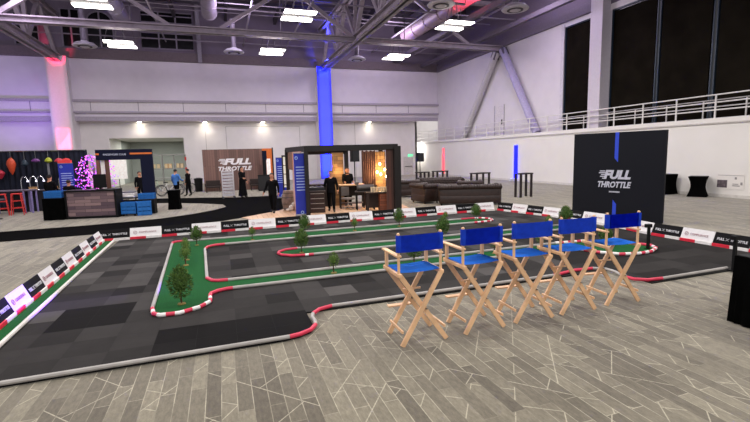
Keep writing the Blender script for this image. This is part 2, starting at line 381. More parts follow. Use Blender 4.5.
# ceiling diffusers
DF = M('#b7b2bd', .6)
first = None
for i, (x, y, z, lb) in enumerate([(-8.14, 35.5, 10, 'round white ceiling diffuser left of the hanging post, near the arched window'), (1.44, 35.3, 10, 'round white ceiling diffuser just right of the hanging post'), (11.07, 35.8, 10, 'round ceiling diffuser right of the blue column'), (11.5, 21.9, 10, 'large round ceiling diffuser beside the red duct'), (15.85, 21.5, 10, 'large violet-lit round ceiling diffuser nearest the right wall')]):
    if first is None:
        first = d = thing('ceiling_diffuser', lb, 'air vent', (x, y, z), 0, 'round ceiling diffusers')
        MB().lathe([(.7, 0), (.74, .06), (.55, .22), (.22, .3), (.22, .36)], n=24).build('diffuser_ring', DF, d, smooth=True)
        MB().lathe([(.44, -.03), (.42, 0.02)], n=24).build('diffuser_throat', M('#332e38', .7), d)
        MB().lathe([(.24, -.06), (.3, -.03)], n=20).build('diffuser_cone', DF, d)
        MB().tube([(0, 0, .38), (0, 0, 2.4)], .18, 14).build('drop_duct', M('#69626f', .5), d, smooth=True)
    else: dup(first, (x, y, z), label=lb)
# LED high bay lights (visible ones), with lamps on the whole grid
LED = M('#fff6ee', .4, emit=9, name='led_strip')
first = None; k = 0
names = {(-5.2, 24.2): 'twin-bar LED ceiling light cut by the top edge left of centre', (-5.45, 32.3): 'twin-bar LED ceiling light under the arched window', (3.85, 32.3): 'twin-bar LED ceiling light nearest the blue column, left of it', (4.3, 23.9): 'big twin-bar LED ceiling light above the blue column', (13.0, 32.0): 'twin-bar LED ceiling light right of the blue column', (13.2, 23.5): 'twin-bar LED ceiling light below the red duct'}
for (x, y), lb in names.items():
    if first is None:
        first = f = thing('ceiling_light', lb, 'ceiling light', (x, y, 9.5), 0, 'twin-bar LED ceiling lights')
        for s in (-1, 1):
            b = MB().box(-.8, .8, s*.62-.24, s*.62+.24, 0, .06).build('glowing_bar', LED, f)
        MB().box(-.78, .78, -.36, .36, .075, .12).box(-.06, .06, -.8, .8, .065, .1).box(-.3, .3, -.25, .25, .1, .25).build('housing', M('#9a949e', .5), f)
        MB().tube([(-.3, 0, .25), (-.1, 0, 1.2)], .025, 5).tube([(.3, 0, .25), (.1, 0, 1.2)], .025, 5).tube([(-.8, -.5, .1), (-.5, -.4, 1.2)], .015, 4).tube([(.8, .5, .1), (.6, .4, 1.2)], .015, 4).box(-.7, .7, -.06, .06, 1.2, 1.3).tube([(.7,0,1.3),(.7,0,4.9)],.03,5).build('hanger', M('#4c4650', .6), f)
    else: dup(first, (x, y, 9.5), label=lb)
# recessed downlights
first = None
for x, lb in ((-6.52, 'recessed downlight above the store room opening'), (-1.14, 'recessed downlight left above the wooden logo wall'), (4.0, 'recessed downlight between the logo wall and the blue column'), (14.7, 'recessed downlight right of the blue column')):
    if first is None:
        first = d = thing('downlight', lb, 'ceiling light', (x, 43.8, 5.62), 0, 'soffit downlights')
        MB().lathe([(.16, -.03), (.16, .04)], n=12).build('lens', M('#fff0d8', .4, emit=40), d)
        MB().lathe([(.19, -.01), (.17, .04)], n=14).build('bezel', DF, d)
    else: dup(first, (x, 43.8, 5.62), label=lb)
#@@SETTING_END

# ================================================================== FLOOR COVERINGS
tip = [(-26, 18.3), (-7.3, 18.3), (-5, 18.5), (-3.6, 18.8), (-2.4, 19.15), (-1.2, 20.1), (-.4, 21.1), (.1, 22.2), (-.05, 23.4), (-1.1, 24.6), (-2.7, 25.8), (-4, 26.3), (-26, 26.6)]
outer = [(-26, 16), (-6.4, 15.95), (-4, 16.1), (-3, 16.3), (-.1, 17.2), (.6, 17.7), (1.45, 18.5), (2.2, 19.2), (3, 20.6), (3.7, 23), (3.9, 26.6), (2.6, 26.9), (.9, 27.0), (-1.3, 28.2), (-4, 29.3), (-26, 29.6)]
m = MB().prism(outer+tip[::-1], .001, .008)
tag(m.build('carpet_runner', BLACKCLOTH), 'black carpet path curving round a pale carpet island behind the track', 'carpet')
m = MB().prism([(.6, 17.65), (1.45, 18.45), (2.2, 19.15), (3, 20.5), (8, 20.4), (7.2, 15.6), (3, 15.7), (1.2, 16.4)], .001, .02)
tag(m.build('wood_floor_mat', wood_mat('tan_planks', '#b59274', '#c9a788', .2, 1.5)), 'tan wood floor under the dark timber lounge booth', 'floor mat')

# ================================================================== RACE TRACK
mat_poly = dict(x0=-2.95, x1=10.75, y0=5.42, y1=14.62)
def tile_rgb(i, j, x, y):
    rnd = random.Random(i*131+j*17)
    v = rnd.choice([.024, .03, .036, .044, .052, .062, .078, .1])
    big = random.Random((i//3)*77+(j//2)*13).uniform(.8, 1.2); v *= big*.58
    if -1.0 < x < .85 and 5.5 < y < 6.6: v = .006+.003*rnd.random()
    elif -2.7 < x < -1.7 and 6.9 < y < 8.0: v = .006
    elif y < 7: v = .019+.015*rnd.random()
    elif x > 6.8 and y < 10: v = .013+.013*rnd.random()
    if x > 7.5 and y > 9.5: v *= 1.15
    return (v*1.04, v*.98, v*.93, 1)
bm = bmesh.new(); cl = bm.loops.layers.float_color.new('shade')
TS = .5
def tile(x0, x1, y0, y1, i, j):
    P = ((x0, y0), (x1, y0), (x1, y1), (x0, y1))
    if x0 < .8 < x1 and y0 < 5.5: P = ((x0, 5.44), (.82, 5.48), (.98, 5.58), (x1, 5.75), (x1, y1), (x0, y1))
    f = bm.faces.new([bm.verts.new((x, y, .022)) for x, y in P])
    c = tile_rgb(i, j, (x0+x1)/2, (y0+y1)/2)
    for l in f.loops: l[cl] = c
nx, ny = int(13.8/TS)+1, int(9.4/TS)+1
for i in range(nx):
    for j in range(ny):
        xa, ya = -2.95+i*TS, 5.42+j*TS; xb, yb = min(xa+TS, 10.75), min(ya+TS, 14.62)
        if yb <= ya or xb <= xa: continue
        if 1.05 <= (xa+xb)/2 <= 6.85 and ya < 6.3:
            ya = max(ya, 6.33)
            if ya >= yb: continue
        g = .0015
        tile(xa+g, xb-g, ya+g, yb-g, i, j)
me = bpy.data.meshes.new('track_mat'); bm.to_mesh(me); bm.free()
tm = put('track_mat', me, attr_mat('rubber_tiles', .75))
tag(tm, 'dark grey interlocking rubber tile floor of the model race track', 'floor mat')
pts = [(-2.95, 5.4), (.6, 5.43), (.82, 5.48), (.98, 5.58), (1.05, 5.75), (1.05, 6.32), (6.85, 6.32), (6.85, 5.4), (10.75, 5.4), (10.75, 14.62), (-2.95, 14.62)]
MB().prism(pts, .002, .019).build('underlay', M('#070707', .9), tm)

def turf(name, label, pts):
    o = MB().prism(pts, .02, .034).build(name, TURF); tag(o, label, 'artificial grass'); return o
isl = [(-1.4, 13.15), (-1.15, 7.35), (-1.1, 7.08), (-1.0, 6.97), (-.73, 6.96), (-.46, 7.12), (-.31, 7.35), (-.32, 7.7), (-.26, 7.88), (0, 7.97), (7.6, 7.97), (7.75, 7.4), (8.0, 7.08), (8.4, 6.97), (8.8, 7.0), (9.2, 7.2), (9.35, 7.45), (9.2, 7.75), (8.9, 8.1), (8.4, 8.5), (7.6, 8.6), (-.05, 8.55), (-.3, 8.62), (-.4, 8.85), (-.53, 11.8), (-.45, 12.05), (-.2, 12.22), (8.2, 12.3), (8.45, 12.5), (8.5, 12.75), (8.35, 13.0), (8.1, 13.1), (-1.1, 13.2)]
turf('turf_island', 'large green turf island forming the infield arms of the race track', isl)
isd = [(1.14, 10.45), (1.2, 10.25), (1.4, 10.07), (1.7, 10.0), (10.3, 10.05), (10.3, 10.65), (4.3, 10.62), (1.65, 10.82), (1.35, 10.78), (1.18, 10.62)]
turf('turf_strip', 'narrow green turf strip with red nose in middle of the infield', isd)
turf('turf_strip', 'green turf verge between left barrier boards and the track', [(-2.78, 5.45), (-3.1, 14.38), (-3.3, 14.38), (-2.99, 5.45)])

def kerb(label, pts, reds, r=.034, stripes=(), m0=PIPE):
    """pts: polyline; reds: index ranges painted red; stripes: index ranges in red and white blocks"""
    k = thing('track_kerb', label, 'kerb', (pts[0][0], pts[0][1], 0))
    P = [(x-pts[0][0], y-pts[0][1], .022+r) for x, y in pts]
    cuts = sorted({0, len(P)-1} | {i for a in list(reds)+list(stripes) for i in a})
    for a, b in zip(cuts, cuts[1:]):
        seg = P[a:b+1]
        if (a, b) in [tuple(q) for q in stripes]:
            dense = []
            for p, q in zip(seg, seg[1:]):
                n = max(1, int(math.dist(p, q)/.02)); dense += [tuple(p[i]+(q[i]-p[i])*t/n for i in range(3)) for t in range(n)]
            dense.append(seg[-1]); n = 6
            for c in range(0, len(dense)-1, n):
                MB().tube(dense[c:c+n+1], r*1.02, 8).build('kerb_block', RED if (c//n) % 2 == 0 else PWHITE, k, smooth=True)
        else:
            red = (a, b) in [tuple(q) for q in reds]
            MB().tube(seg, r*(1.03 if red else 1), 8).build('kerb_pipe', RED if red else m0, k, smooth=True, label='red kerb end' if red else None)
    return k
fk = [(-2.85, 5.40), (.68, 5.45), (.82, 5.48), (.98, 5.57), (1.07, 5.72), (1.09, 5.85), (1.08, 6.0), (1.12, 6.15), (1.25, 6.3), (1.45, 6.37), (5.6, 6.36), (6.2, 6.48), (6.6, 6.45), (6.78, 6.3), (6.78, 6.1), (6.66, 5.8), (6.68, 5.6), (6.85, 5.48), (7.15, 5.45), (8.82, 5.47)]
kerb('long pale pipe kerb along the front edge nearest the camera', fk, [(1, 4), (7, 9), (10, 12), (15, 18)], .028)
kerb('pale kerb along the left green verge of the track', [(-2.76, 5.5), (-3.06, 14.3)], [], .03, m0=M('#cfcac2', .6, var=.1, scale=4))
a = isl
kerb('striped kerb around the left end of the turf island', [(-1.1, 13.2), (-1.3, 13.22), (-1.4, 13.12), (-1.4, 12.9), (-1.15, 7.35)] + isl[2:8] + [(-.3, 7.8), (-.2, 7.9), (-.05, 7.96), (.05, 7.97), (7.55, 7.97)], [(0, 3), (10, 14)], .031, [(4, 10)])
kerb('grey kerb of the inner lane beside the turf island', [(-.05, 12.24), (-.3, 12.2), (-.48, 12.05), (-.53, 11.8), (-.4, 8.85), (-.3, 8.62), (-.2, 8.56), (-.02, 8.54), (7.6, 8.6)], [(0, 3), (4, 7)], .032)
kerb('red nosed kerb at tip of the middle turf strip', [(10.3, 10.05), (1.9, 10.0), (1.7, 10.0), (1.4, 10.07), (1.2, 10.25), (1.14, 10.45), (1.18, 10.62), (1.35, 10.78), (1.65, 10.82), (4.3, 10.62), (10.3, 10.65)], [(2, 8)], .031, [(1, 2)])
kerb('kerb with striped nose at the far turf arm end', [(-.05, 12.24), (7.6, 12.28)] + [(8.2, 12.3), (8.45, 12.5), (8.5, 12.75), (8.35, 13.0), (8.1, 13.1), (7.6, 13.12), (-1.1, 13.2)], [(6, 7)], .031, [(1, 6)])
kerb('red and white striped kerb round the right turf bulge', [(7.6, 7.97), (7.75, 7.4), (8.0, 7.08), (8.4, 6.97), (8.8, 7.0), (9.2, 7.2), (9.35, 7.45), (9.2, 7.75), (8.9, 8.1), (8.4, 8.5), (7.6, 8.6)], [(6, 7)], .034, [(0, 6), (7, 10)])
# black posts on the right
for (x, y, h, rz, lb) in ((9.07, 7.3, .5, 0, 'short black sensor post beside the right turf bulge'), (8.83, 5.36, .58, 0, 'short black sensor post at the front right end of kerb')):
    p = thing('sensor_post', lb, 'post', (x, y, .022), rz, 'black posts at the track edge')
    MB().box(-.025, .025, -.025, .025, 0, h).box(-.07, .07, -.07, .07, 0, .012).build('post_pole', BLACK, p)
    MB().box(-.09, .05, -.05, .05, h, h+.08, bev=.01).build('post_head', BLACK, p)

# ------------------------------------------------------------------ barrier boards
ORD = ['first', 'second', 'third', 'fourth', 'fifth', 'sixth', 'seventh', 'eighth', 'ninth']
BW = .84
DK = M('#09090b', .6, spec=.12); WT = M('#dcdad9', .5, var=.03); PK = M('#a8868c', .6); LGT = M('#cfcfd2', .5)
TILT = math.atan2(.11, .27)
me_base = MB().box(-BW/2+.005, 0, -.02, .01, 0, .09).mat(1).box(0, BW/2-.005, -.02, .01, 0, .09).mesh('base_strip')
for mm in (M('#d8283e', .5), M('#e9e6e3', .5)): me_base.materials.append(mm)
MT = Matrix.Translation((0, .01, .085)) @ Matrix.Rotation(-TILT, 4, 'X')
me_board = MB().box(-BW/2+.004, BW/2-.004, -.006, .006, 0, .27, MT).mesh('board')
me_board_w = me_board.copy(); me_board.materials.append(DK); me_board_w.materials.append(WT)
me_brace = MB().bar((-.3, .11, .33), (-.3, .2, 0), .02, .02).bar((.3, .11, .33), (.3, .2, 0), .02, .02).box(-.32, .32, .19, .21, 0, .02).mesh('brace'); me_brace.materials.append(BLACK)
def onboard(me, z, dx=0):
    mt = MT @ Matrix.Translation((dx, -.011, z)) @ Matrix.Rotation(PI/2, 4, 'X')
    me.transform(mt); return me
def fit(me, w):
    xs = [v.co.x for v in me.vertices]; k = w/(max(xs)-min(xs)); c = (max(xs)+min(xs))/2; ys = [v.co.y for v in me.vertices]; cy = (max(ys)+min(ys))/2
    for v in me.vertices: v.co.x = (v.co.x-c)*k; v.co.y = (v.co.y-cy)*k
    return me
def joined(mes, name, mat):
    b = bmesh.new()
    for q in mes: b.from_mesh(q)
    me = bpy.data.meshes.new(name); b.to_mesh(me); b.free(); me.materials.append(mat)
    for p in me.polygons: p.material_index = 0
    return me
x1 = MB().bar((-.035, 0, -.03), (.035, 0, .03), .004, .012, up=(0,1,0)).bar((-.035, 0, .03), (.035, 0, -.03), .004, .012, up=(0,1,0)).mesh('x')
x1.transform(MT @ Matrix.Translation((-.1, -.011, .12)))
me_td = joined([onboard(fit(text_mesh('FULL', .1, .002), .17), .12, -.25), x1, onboard(fit(text_mesh('THROTTLE', .1, .002), .38), .12, .16)], 'lettering', LGT)
ring = MB().tube([(.045*math.cos(a*PI/8), 0, .045*math.sin(a*PI/8)) for a in range(16)], .006, 5, closed=True).bar((-.02, 0, -.02), (.02, 0, .025), .006, .01).mesh('ring')
ring.transform(MT @ Matrix.Translation((-.28, -.011, .13)))
me_tw = joined([ring, onboard(fit(text_mesh('COMPLIANCE', .1), .46), .13, .05)], 'lettering', PK)
def board(x, y, rz, dark, label):
    b = thing('barrier_board', label, 'barrier', (x, y, .0), rz, 'dark barrier boards' if dark else 'white barrier boards')
    put('base_strip', me_base, None, b, label='red and white base strip'); put('board_panel', me_board if dark else me_board_w, None, b)
    put('brace', me_brace, None, b); put('lettering', me_td if dark else me_tw, None, b)
    return b
def run(p0, p1, n, dark0, where):
    """boards along p0->p1; the track lies to the right of the walk direction reversed"""
    d = Vector((p1[0]-p0[0], p1[1]-p0[1])); rz = math.atan2(d.y, d.x); cnt = [0, 0]
    for i in range(n):
        t = (i+.5)/n; dark = (i % 2 == 0) == dark0
        o = board(p0[0]+d.x*t, p0[1]+d.y*t, rz, dark, '%s %s barrier board %s' % (ORD[cnt[dark]], 'black' if dark else 'white', where)); cnt[dark] += 1
        s = d.length/n/BW; o.scale = (s, 1, 1)
run((-3.52, 14.42), (10.02, 14.7), 16, True, 'from the left along the far side of the track')
run((10.1, 14.64), (10.72, 11.97), 4, True, 'after the far right corner, running toward the camera')
run((10.75, 11.94), (10.86, 10.2), 2, True, 'behind the fourth and fifth chairs on the right side')
run((10.85, 10.17), (10.61, 8.48), 2, True, 'just left of the short black post on the right side')
run((10.61, 8.46), (10.72, 4.7), 5, True, 'from the back on the stretch nearest the black draped table')
run((-2.98, 4.33), (-3.33, 14.36), 14, True, 'from the front along the left verge')

# ------------------------------------------------------------------ little trees
def leafball(rx, rz, cz, n, seed, cone=.35):
    rn = random.Random(seed); b = MB()
    cores = MB
    b.ball((0, 0, cz), rx*.72, rx*.72, rz*.75, 2)
    for _ in range(n):
        a = rn.uniform(0, 2*PI); u = rn.uniform(-1, 1); q = math.sqrt(1-u*u); k = rn.uniform(.72, 1.08)
        taper = 1-cone*max(0, u)
        c = Vector((rx*q*math.cos(a)*k*taper, rx*q*math.sin(a)*k*taper, cz+rz*u*k)); nrm = Vector((q*math.cos(a), q*math.sin(a), u+.5)).normalized()
        t = nrm.orthogonal().normalized(); t.rotate(Matrix.Rotation(rn.uniform(0, 2*PI), 3, nrm)); w = nrm.cross(t)
        s = rn.uniform(.018, .034)*(rx/.13)**.5
        b.mat(rn.choice([0, 0, 1])); b.face([c-t*s*.5, c+nrm*s+w*s*.4, c+t*s*.5, c+nrm*s*1.7])
    b.mat(0)
    return b.mesh('foliage')
LEAF = [M('#3d5a22', .8, var=.3, scale=20), M('#5d7732', .8, var=.3, scale=20)]
LEAF2 = [M('#4f6a2a', .8, var=.3, scale=20), M('#6c8238', .8, var=.3, scale=20)]
kinds = {}
for key, (rx, rz, cz, n, h, lf, cone) in dict(big=(.15, .22, .34, 800, .17, LEAF, .5), round=(.15, .19, .36, 700, .22, LEAF, .3), small=(.085, .12, .26, 260, .18, LEAF2, .4)).items():
    me = leafball(rx, rz, cz, n, len(key), cone)
    for q in lf: me.materials.append(q)
    st = MB().tube([(0, 0, 0), (.006, .004, h*.6), (0, 0, h+.05)], [.014, .012, .009], 7).tube([(0, 0, h), (.05, .02, h+.1)], [.008, .004], 5).tube([(0, 0, h), (-.05, -.03, h+.1)], [.008, .004], 5).mesh('trunk'); st.materials.append(M('#4a3422', .8))
    bs = MB().lathe([(.06, 0), (.055, .012), (.02, .022)], n=12).mesh('stand'); bs.materials.append(M('#7a6a35', .9))
    kinds[key] = (me, st, bs)
def tree(k, x, y, label, s=1.0):
    t = thing('artificial_shrub', label, 'small tree', (x, y, .034), random.uniform(0, 6), 'artificial shrubs on the track'); t.scale = (s, s, s)
    for nm, q in zip(('foliage', 'trunk', 'stand'), kinds[k]): put(nm, q, None, t)
tree('big', -.74, 7.45, 'largest dark green bushy tree at the front left of the turf island', 1.08)
tree('small', -.87, 10.2, 'small light tree just behind the largest bushy tree', 1.1)
tree('small', -.88, 10.75, 'small light tree in middle of the row on the left turf', .95)
tree('small', -.95, 11.5, 'small light tree third behind the largest, on the left turf', 1.0)
tree('round', -.75, 12.5, 'round dark tree at the far left corner of the turf island', .9)
tree('small', .69, 12.6, 'sparse little tree right of the far left round tree', .95)
tree('round', 2.2, 12.8, 'bushy dark tree in front of the blue banner booth', 1.0)
tree('round', 1.68, 10.35, 'round dark tree at the red nose of middle strip', 1.0)
tree('small', 3.7, 12.7, 'small light tree in front of the lounge booth', 1.0)
tree('small', 1.95, 8.25, 'small light tree on the near turf arm left of chairs', 1.05)
tree('round', 5.2, 12.8, 'round tree by the right corner of the lounge booth', 1.0)
tree('small', 6.95, 13.0, 'tiny tree above the gap between first and second chairs', .85)
tree('round', 5.45, 10.35, 'round tree between the first and second chair backs', 1.05)
tree('round', 8.0, 12.8, 'round dark tree near the far turf nose, before the sofa', .95)
tree('round', 3.65, 8.2, 'dark bushy tree seen under the first chair backrest', 1.05)
tree('small', 5.7, 8.35, 'small tree under the second chair armrest', 1.0)
tree('small', 6.95, 8.35, 'small tree under the third chair armrest', 1.0)
tree('small', 8.95, 10.4, 'small tree peeking over the third chair back', 1.0)
tree('round', 9.5, 10.35, 'round dark tree just left of the fourth chair back', 1.1)
tree('big', 8.5, 7.95, 'dark bushy tree behind the armrest of the last chair', .85)

# ------------------------------------------------------------------ director chairs
def make_chair(label):
    c = thing('director_chair', label, 'chair', (0, 0, 0), 0, 'tall director chairs in a row')
    RY, FY = -.215, .2
    # canvas back (sagging a little to the rear) and seat
    DX = -.045
    def cloth(us, z_of, y_of, thick, W_):
        b = bmesh.new(); n = 10; rows = []
        for v in us:
            rows.append([b.verts.new((-W_+2*W_*k/n+DX, y_of(k/n, v), z_of(k/n, v))) for k in range(n+1)])
        for r0, r1 in zip(rows, rows[1:]):
            for k in range(n): b.faces.new((r0[k], r0[k+1], r1[k+1], r1[k]))
        r = bmesh.ops.solidify(b, geom=b.faces[:], thickness=thick)
        m = MB(); m.bm.free(); m.bm = b; return m
    cloth([0, .25, .5, .75, 1], lambda u, v: 1.165+.205*v, lambda u, v: RY-.024-.012*math.sin(PI*u), .008, .3).box(-.302+DX, -.25+DX, RY-.03, RY+.027, 1.165, 1.37, bev=.008).box(.25+DX, .302+DX, RY-.03, RY+.027, 1.165, 1.37, bev=.008).build('back_rest', BLUECLOTH, c, smooth=True)
    b = cloth([0, .25, .5, .75, 1], lambda u, v: .918-.014*math.sin(PI*u), lambda u, v: -.22+.44*v, .008, .275); b.build('seat', SEATBLUE, c, smooth=True)
    for s in (-1, 1):
        x = s*.277+DX
        MB().tube([(x, RY, .88), (x, RY, 1.375)], .018, 8).lathe([(.019, 0), (.022, .006), (.02, .018), (.01, .026)], (x, RY, 1.372), 10).build('back_post', PINE, c, smooth=True)
        MB().box(x-.018, x+.018, FY-.03, FY+.015, .88, 1.11, bev=.005).build('arm_post', PINE, c)
        MB().box(x-.032, x+.032, RY-.02, FY+.09, 1.105, 1.128, bev=.006).build('armrest', PINE, c)
        MB().box(x-.024, x+.024, RY-.05, FY+.07, .865, .91, bev=.008).build('seat_rail', PINE, c)
        MB().bar((s*.285, RY-.005, .17), (s*.285, FY, .17), .02, .032).build('side_stretcher', PINE, c)
        for y, k in ((RY-.02, 0), (FY+.01, 1)):
            yo = y+(.013 if s > 0 else -.013)
            l = MB().bar((-s*.265+DX, yo, .88), (s*.305, yo, .006), .026, .058)
            l.build('leg', PINE, c)
            if s > 0: MB().tube([(.02, y-.03, .44), (.02, y+.03, .44)], .009, 8).build('pivot_bolt', M('#8a8378', .4, .7), c)
    MB().box(-.29, .05, FY+.03, FY+.11, .335, .355, bev=.005).build('foot_rest', PINE, c)
    MB().box(-.12, .14, FY-.03, FY-.012, .56, .585, bev=.004).build('cross_bar', PINE, c)
    return c
first = make_chair('leftmost tall wooden director chair with blue canvas, beside the kerb bend')
first.location = (2.235, 4.965, 0); first.rotation_euler = (0, 0, .0)
for x, y, rz, lb in ((3.115, 5.0, .02, 'second tall wooden director chair with blue canvas from the left'), (3.95, 5.05, -.06, 'middle one of the five tall blue canvas director chairs'), (4.72, 5.06, -.04, 'fourth tall wooden director chair with blue canvas, second from the right'), (5.6, 5.09, -.09, 'rightmost tall wooden director chair with blue canvas, before the turf bulge')):
    dup(first, (x, y, 0), rz, lb)

# ------------------------------------------------------------------ black draped table at right edge
def draped(name, label, loc, rz, lx, ly, h, group=None, folds=26, depth=.03, waist=0):
    t = thing(name, label, 'table', loc, rz, group)
    b = bmesh.new(); n = folds*4; rings = []
    per = []
    for k in range(n):
        u = k/n*4; side = int(u); f = u-side
        p = [(-lx+2*lx*f, -ly), (lx, -ly+2*ly*f), (lx-2*lx*f, ly), (-lx, ly-2*ly*f)][side]; per.append(p)
    for lv in range(9):
        v = lv/8; z = h*(1-v); ring = []
        for k, (x, y) in enumerate(per):
            a = math.atan2(y, x); w = depth*v*math.sin(k*2*PI/4+math.sin(k*.7))*.7 + .02*v
            wk = 1-waist*math.sin(PI*min(1, v*1.05))
            ring.append(b.verts.new((x*wk+math.cos(a)*w, y*wk+math.sin(a)*w, z if lv < 8 else .012)))
        rings.append(ring)
    for r0, r1 in zip(rings, rings[1:]):
        for k in range(n): b.faces.new((r0[k], r0[(k+1) % n], r1[(k+1) % n], r1[k]))
    b.faces.new(rings[0])
    m = MB(); m.bm.free(); m.bm = b
    m.build('table_cloth', BLACKCLOTH, t, smooth=True)
    MB().box(-lx+.02, lx-.02, -ly+.02, ly-.02, h, h+.012, bev=.004).build('table_top', M('#141415', .8), t)
    return t
draped('draped_table', 'large black draped table cut off by the right edge', (7.12, 3.34, 0), -.08, .9, .38, .9)
draped('cocktail_table', 'black stretch-cloth cocktail table partly behind the big logo panel', (20.72, 15.95, 0), 0, .38, .38, .98, 'black cocktail tables by the right wall', 12, .01, .14)
draped('cocktail_table', 'black stretch-cloth cocktail table standing clear of the big logo panel', (20.75, 14.35, 0), .5, .36, .36, .93, 'black cocktail tables by the right wall', 12, .01, .3)

# ------------------------------------------------------------------ big logo panel
P0, P1 = Vector((11.68, 12.42)), Vector((12.54, 9.68)); dd = P1-P0; W = dd.length
lp = thing('logo_panel', 'tall black backdrop panel with silver lettering and blue stripe', 'backdrop', ((P0.x+P1.x)/2, (P0.y+P1.y)/2, 0), math.atan2(dd.y, dd.x))
MB().box(-W/2, W/2, 0, .12, .0, 2.83, bev=.01).build('panel', M('#0f1119', .7, var=.06, scale=1, spec=.2), lp)
SV = M('#c9cad6', .4, .3); u0 = .0
def stripe(pts): return MB().face([(x, -.006, z) for x, z in pts])
BLU = M('#2746c8', .6)
m = MB(); m.prism([(u0-.055, 0), (u0+.075, 0), (u0+.075, .9), (u0-.055, .79)], 0, .006)
def plate(b, pts, m, parent, y=-.004, name='stripe'):
    mb = MB(); mb.bm.faces.new([mb.bm.verts.new((x, y, z)) for x, z in pts]); r = bmesh.ops.extrude_face_region(mb.bm, geom=mb.bm.faces[:]); bmesh.ops.translate(mb.bm, vec=(0, .003, 0), verts=[v for v in r['geom'] if isinstance(v, bmesh.types.BMVert)])
    return mb.build(name, m, parent)
plate(None, [(u0-.045, 2.83), (u0+.07, 2.83), (u0+.07, 1.87), (u0-.045, 2.0)], BLU, lp)
plate(None, [(u0-.045, 0), (u0+.07, 0), (u0+.07, .5), (u0-.045, .64)], BLU, lp)
def logo(parent, cx, zt, zb, w, y=-.012, sub=False, m=SV):
    """FULL above THROTTLE, slanted, with speed lines before the F"""
    h = zt-zb
    write('FULL', .4, m, parent, (cx+.08*w, y, zt-h*.26), w*.8, .022, .25, height=h*.5)
    for k in range(5):
        z = zt-h*.04-k*h*.1; x0 = cx-.5*w+k*.02*w
        MB().box(x0+(.0 if k % 2 else .05*w), x0+.22*w-k*.01*w, y, y+.006, z-h*.055, z).build('speed_line', m, parent)
    write('THROTTLE', .3, m, parent, (cx, y, zb+h*.2), w*1.0, .012, .25, height=h*.34)
logo(lp, u0-.02, 1.62, 1.02, 1.06)
m = MB()
for k in range(9): m.box(u0-.17+k*.038, u0-.17+k*.038+.03, -.012, -.006, .88, .925)
m.build('small_print', SV, lp)
#@@TRACK_END

# ================================================================== LOUNGE SOFAS
LEATHER = M('#291914', .45, var=.35, scale=7, spec=.5)
def sofa(label, loc, rz, wd, dp=.95, h=.91, seats=3):
    """chesterfield: front faces -y local; rolled arms and tufted rolled back"""
    s = thing('chesterfield_sofa' if seats > 1 else 'chesterfield_armchair', label, 'sofa' if seats > 1 else 'armchair', loc, rz, 'brown leather chesterfield seats')
    MB().box(-wd/2+.06, wd/2-.06, -dp/2+.06, dp/2-.04, .09, .42, bev=.03).build('seat_base', LEATHER, s, smooth=True)
    for k in range(seats):
        w = (wd-.46)/seats; x = -wd/2+.23+w*k
        MB().box(x+.01, x+w-.01, -dp/2+.02, dp/2-.25, .42, .56, bev=.04).build('seat_cushion', LEATHER, s, smooth=True)
    def tuft(m, x0, x1, yf, z0, z1, n):
        for i in range(n):
            for j in range(3):
                x = x0+(x1-x0)*(i+.5+(.25 if j % 2 else -.25))/n; z = z0+(z1-z0)*(j+.5)/3
                m.ball((x, yf, z), (x1-x0)/n*.62, .05, (z1-z0)/3*.6, 1)
    m = MB(); m.box(-wd/2+.1, wd/2-.1, dp/2-.24, dp/2-.05, .1, h-.1, bev=.03); m.tube([(-wd/2+.05, dp/2-.1, h-.11), (wd/2-.05, dp/2-.1, h-.11)], .115, 14)
    n = max(4, int(wd/.19)); tuft(m, -wd/2+.2, wd/2-.2, dp/2-.24, .5, h-.12, n)
    for k in range(int(wd/.11)):                       # pleats over the roll
        x = -wd/2+.08+k*.11
        m.tube([(x, dp/2-.1+.112*math.cos(a), h-.11+.112*math.sin(a)) for a in [-.6+j*.4 for j in range(10)]], .028, 5)
    m.build('backrest', LEATHER, s, smooth=True)
    for q in (-1, 1):
        m = MB(); x = q*(wd/2-.13)
        m.box(x-.09, x+.09, -dp/2+.02, dp/2-.08, .1, h-.14, bev=.03); m.tube([(x, -dp/2, h-.13), (x, dp/2-.08, h-.13)], .125, 14)
        for k in range(8): m.tube([(x+.122*math.cos(a), -dp/2+.1+k*.1, h-.13+.122*math.sin(a)) for a in [-.5+j*.45 for j in range(10)]], .015, 5)
        m.build('arm', LEATHER, s, smooth=True)
        for y in (-1, 1): MB().lathe([(.02, 0), (.04, .03), (.03, .1)], (q*(wd/2-.14), y*(dp/2-.14), 0), 10).build('foot', DARKWOOD, s)
    return s
# backs face the camera (local +y back -> rotate by pi)
sofa('long brown chesterfield sofa with its back to the track, nearest the boards', (10.32, 17.1, 0), PI-.42, 2.75)
sofa('brown chesterfield armchair left of the nearest long sofa', (8.95, 18.75, 0), PI*.55, 1.25, seats=1)
sofa('brown chesterfield sofa by the right pillar of the booth', (9.0, 22.0, 0), PI-.3, 2.2, seats=2)
sofa('long brown chesterfield sofa at the rear of the lounge group', (11.6, 22.3, 0), -.35, 2.6)
sofa('brown chesterfield armchair just behind the nearest long sofa', (11.7, 19.3, 0), PI-.5, 1.3, seats=1)
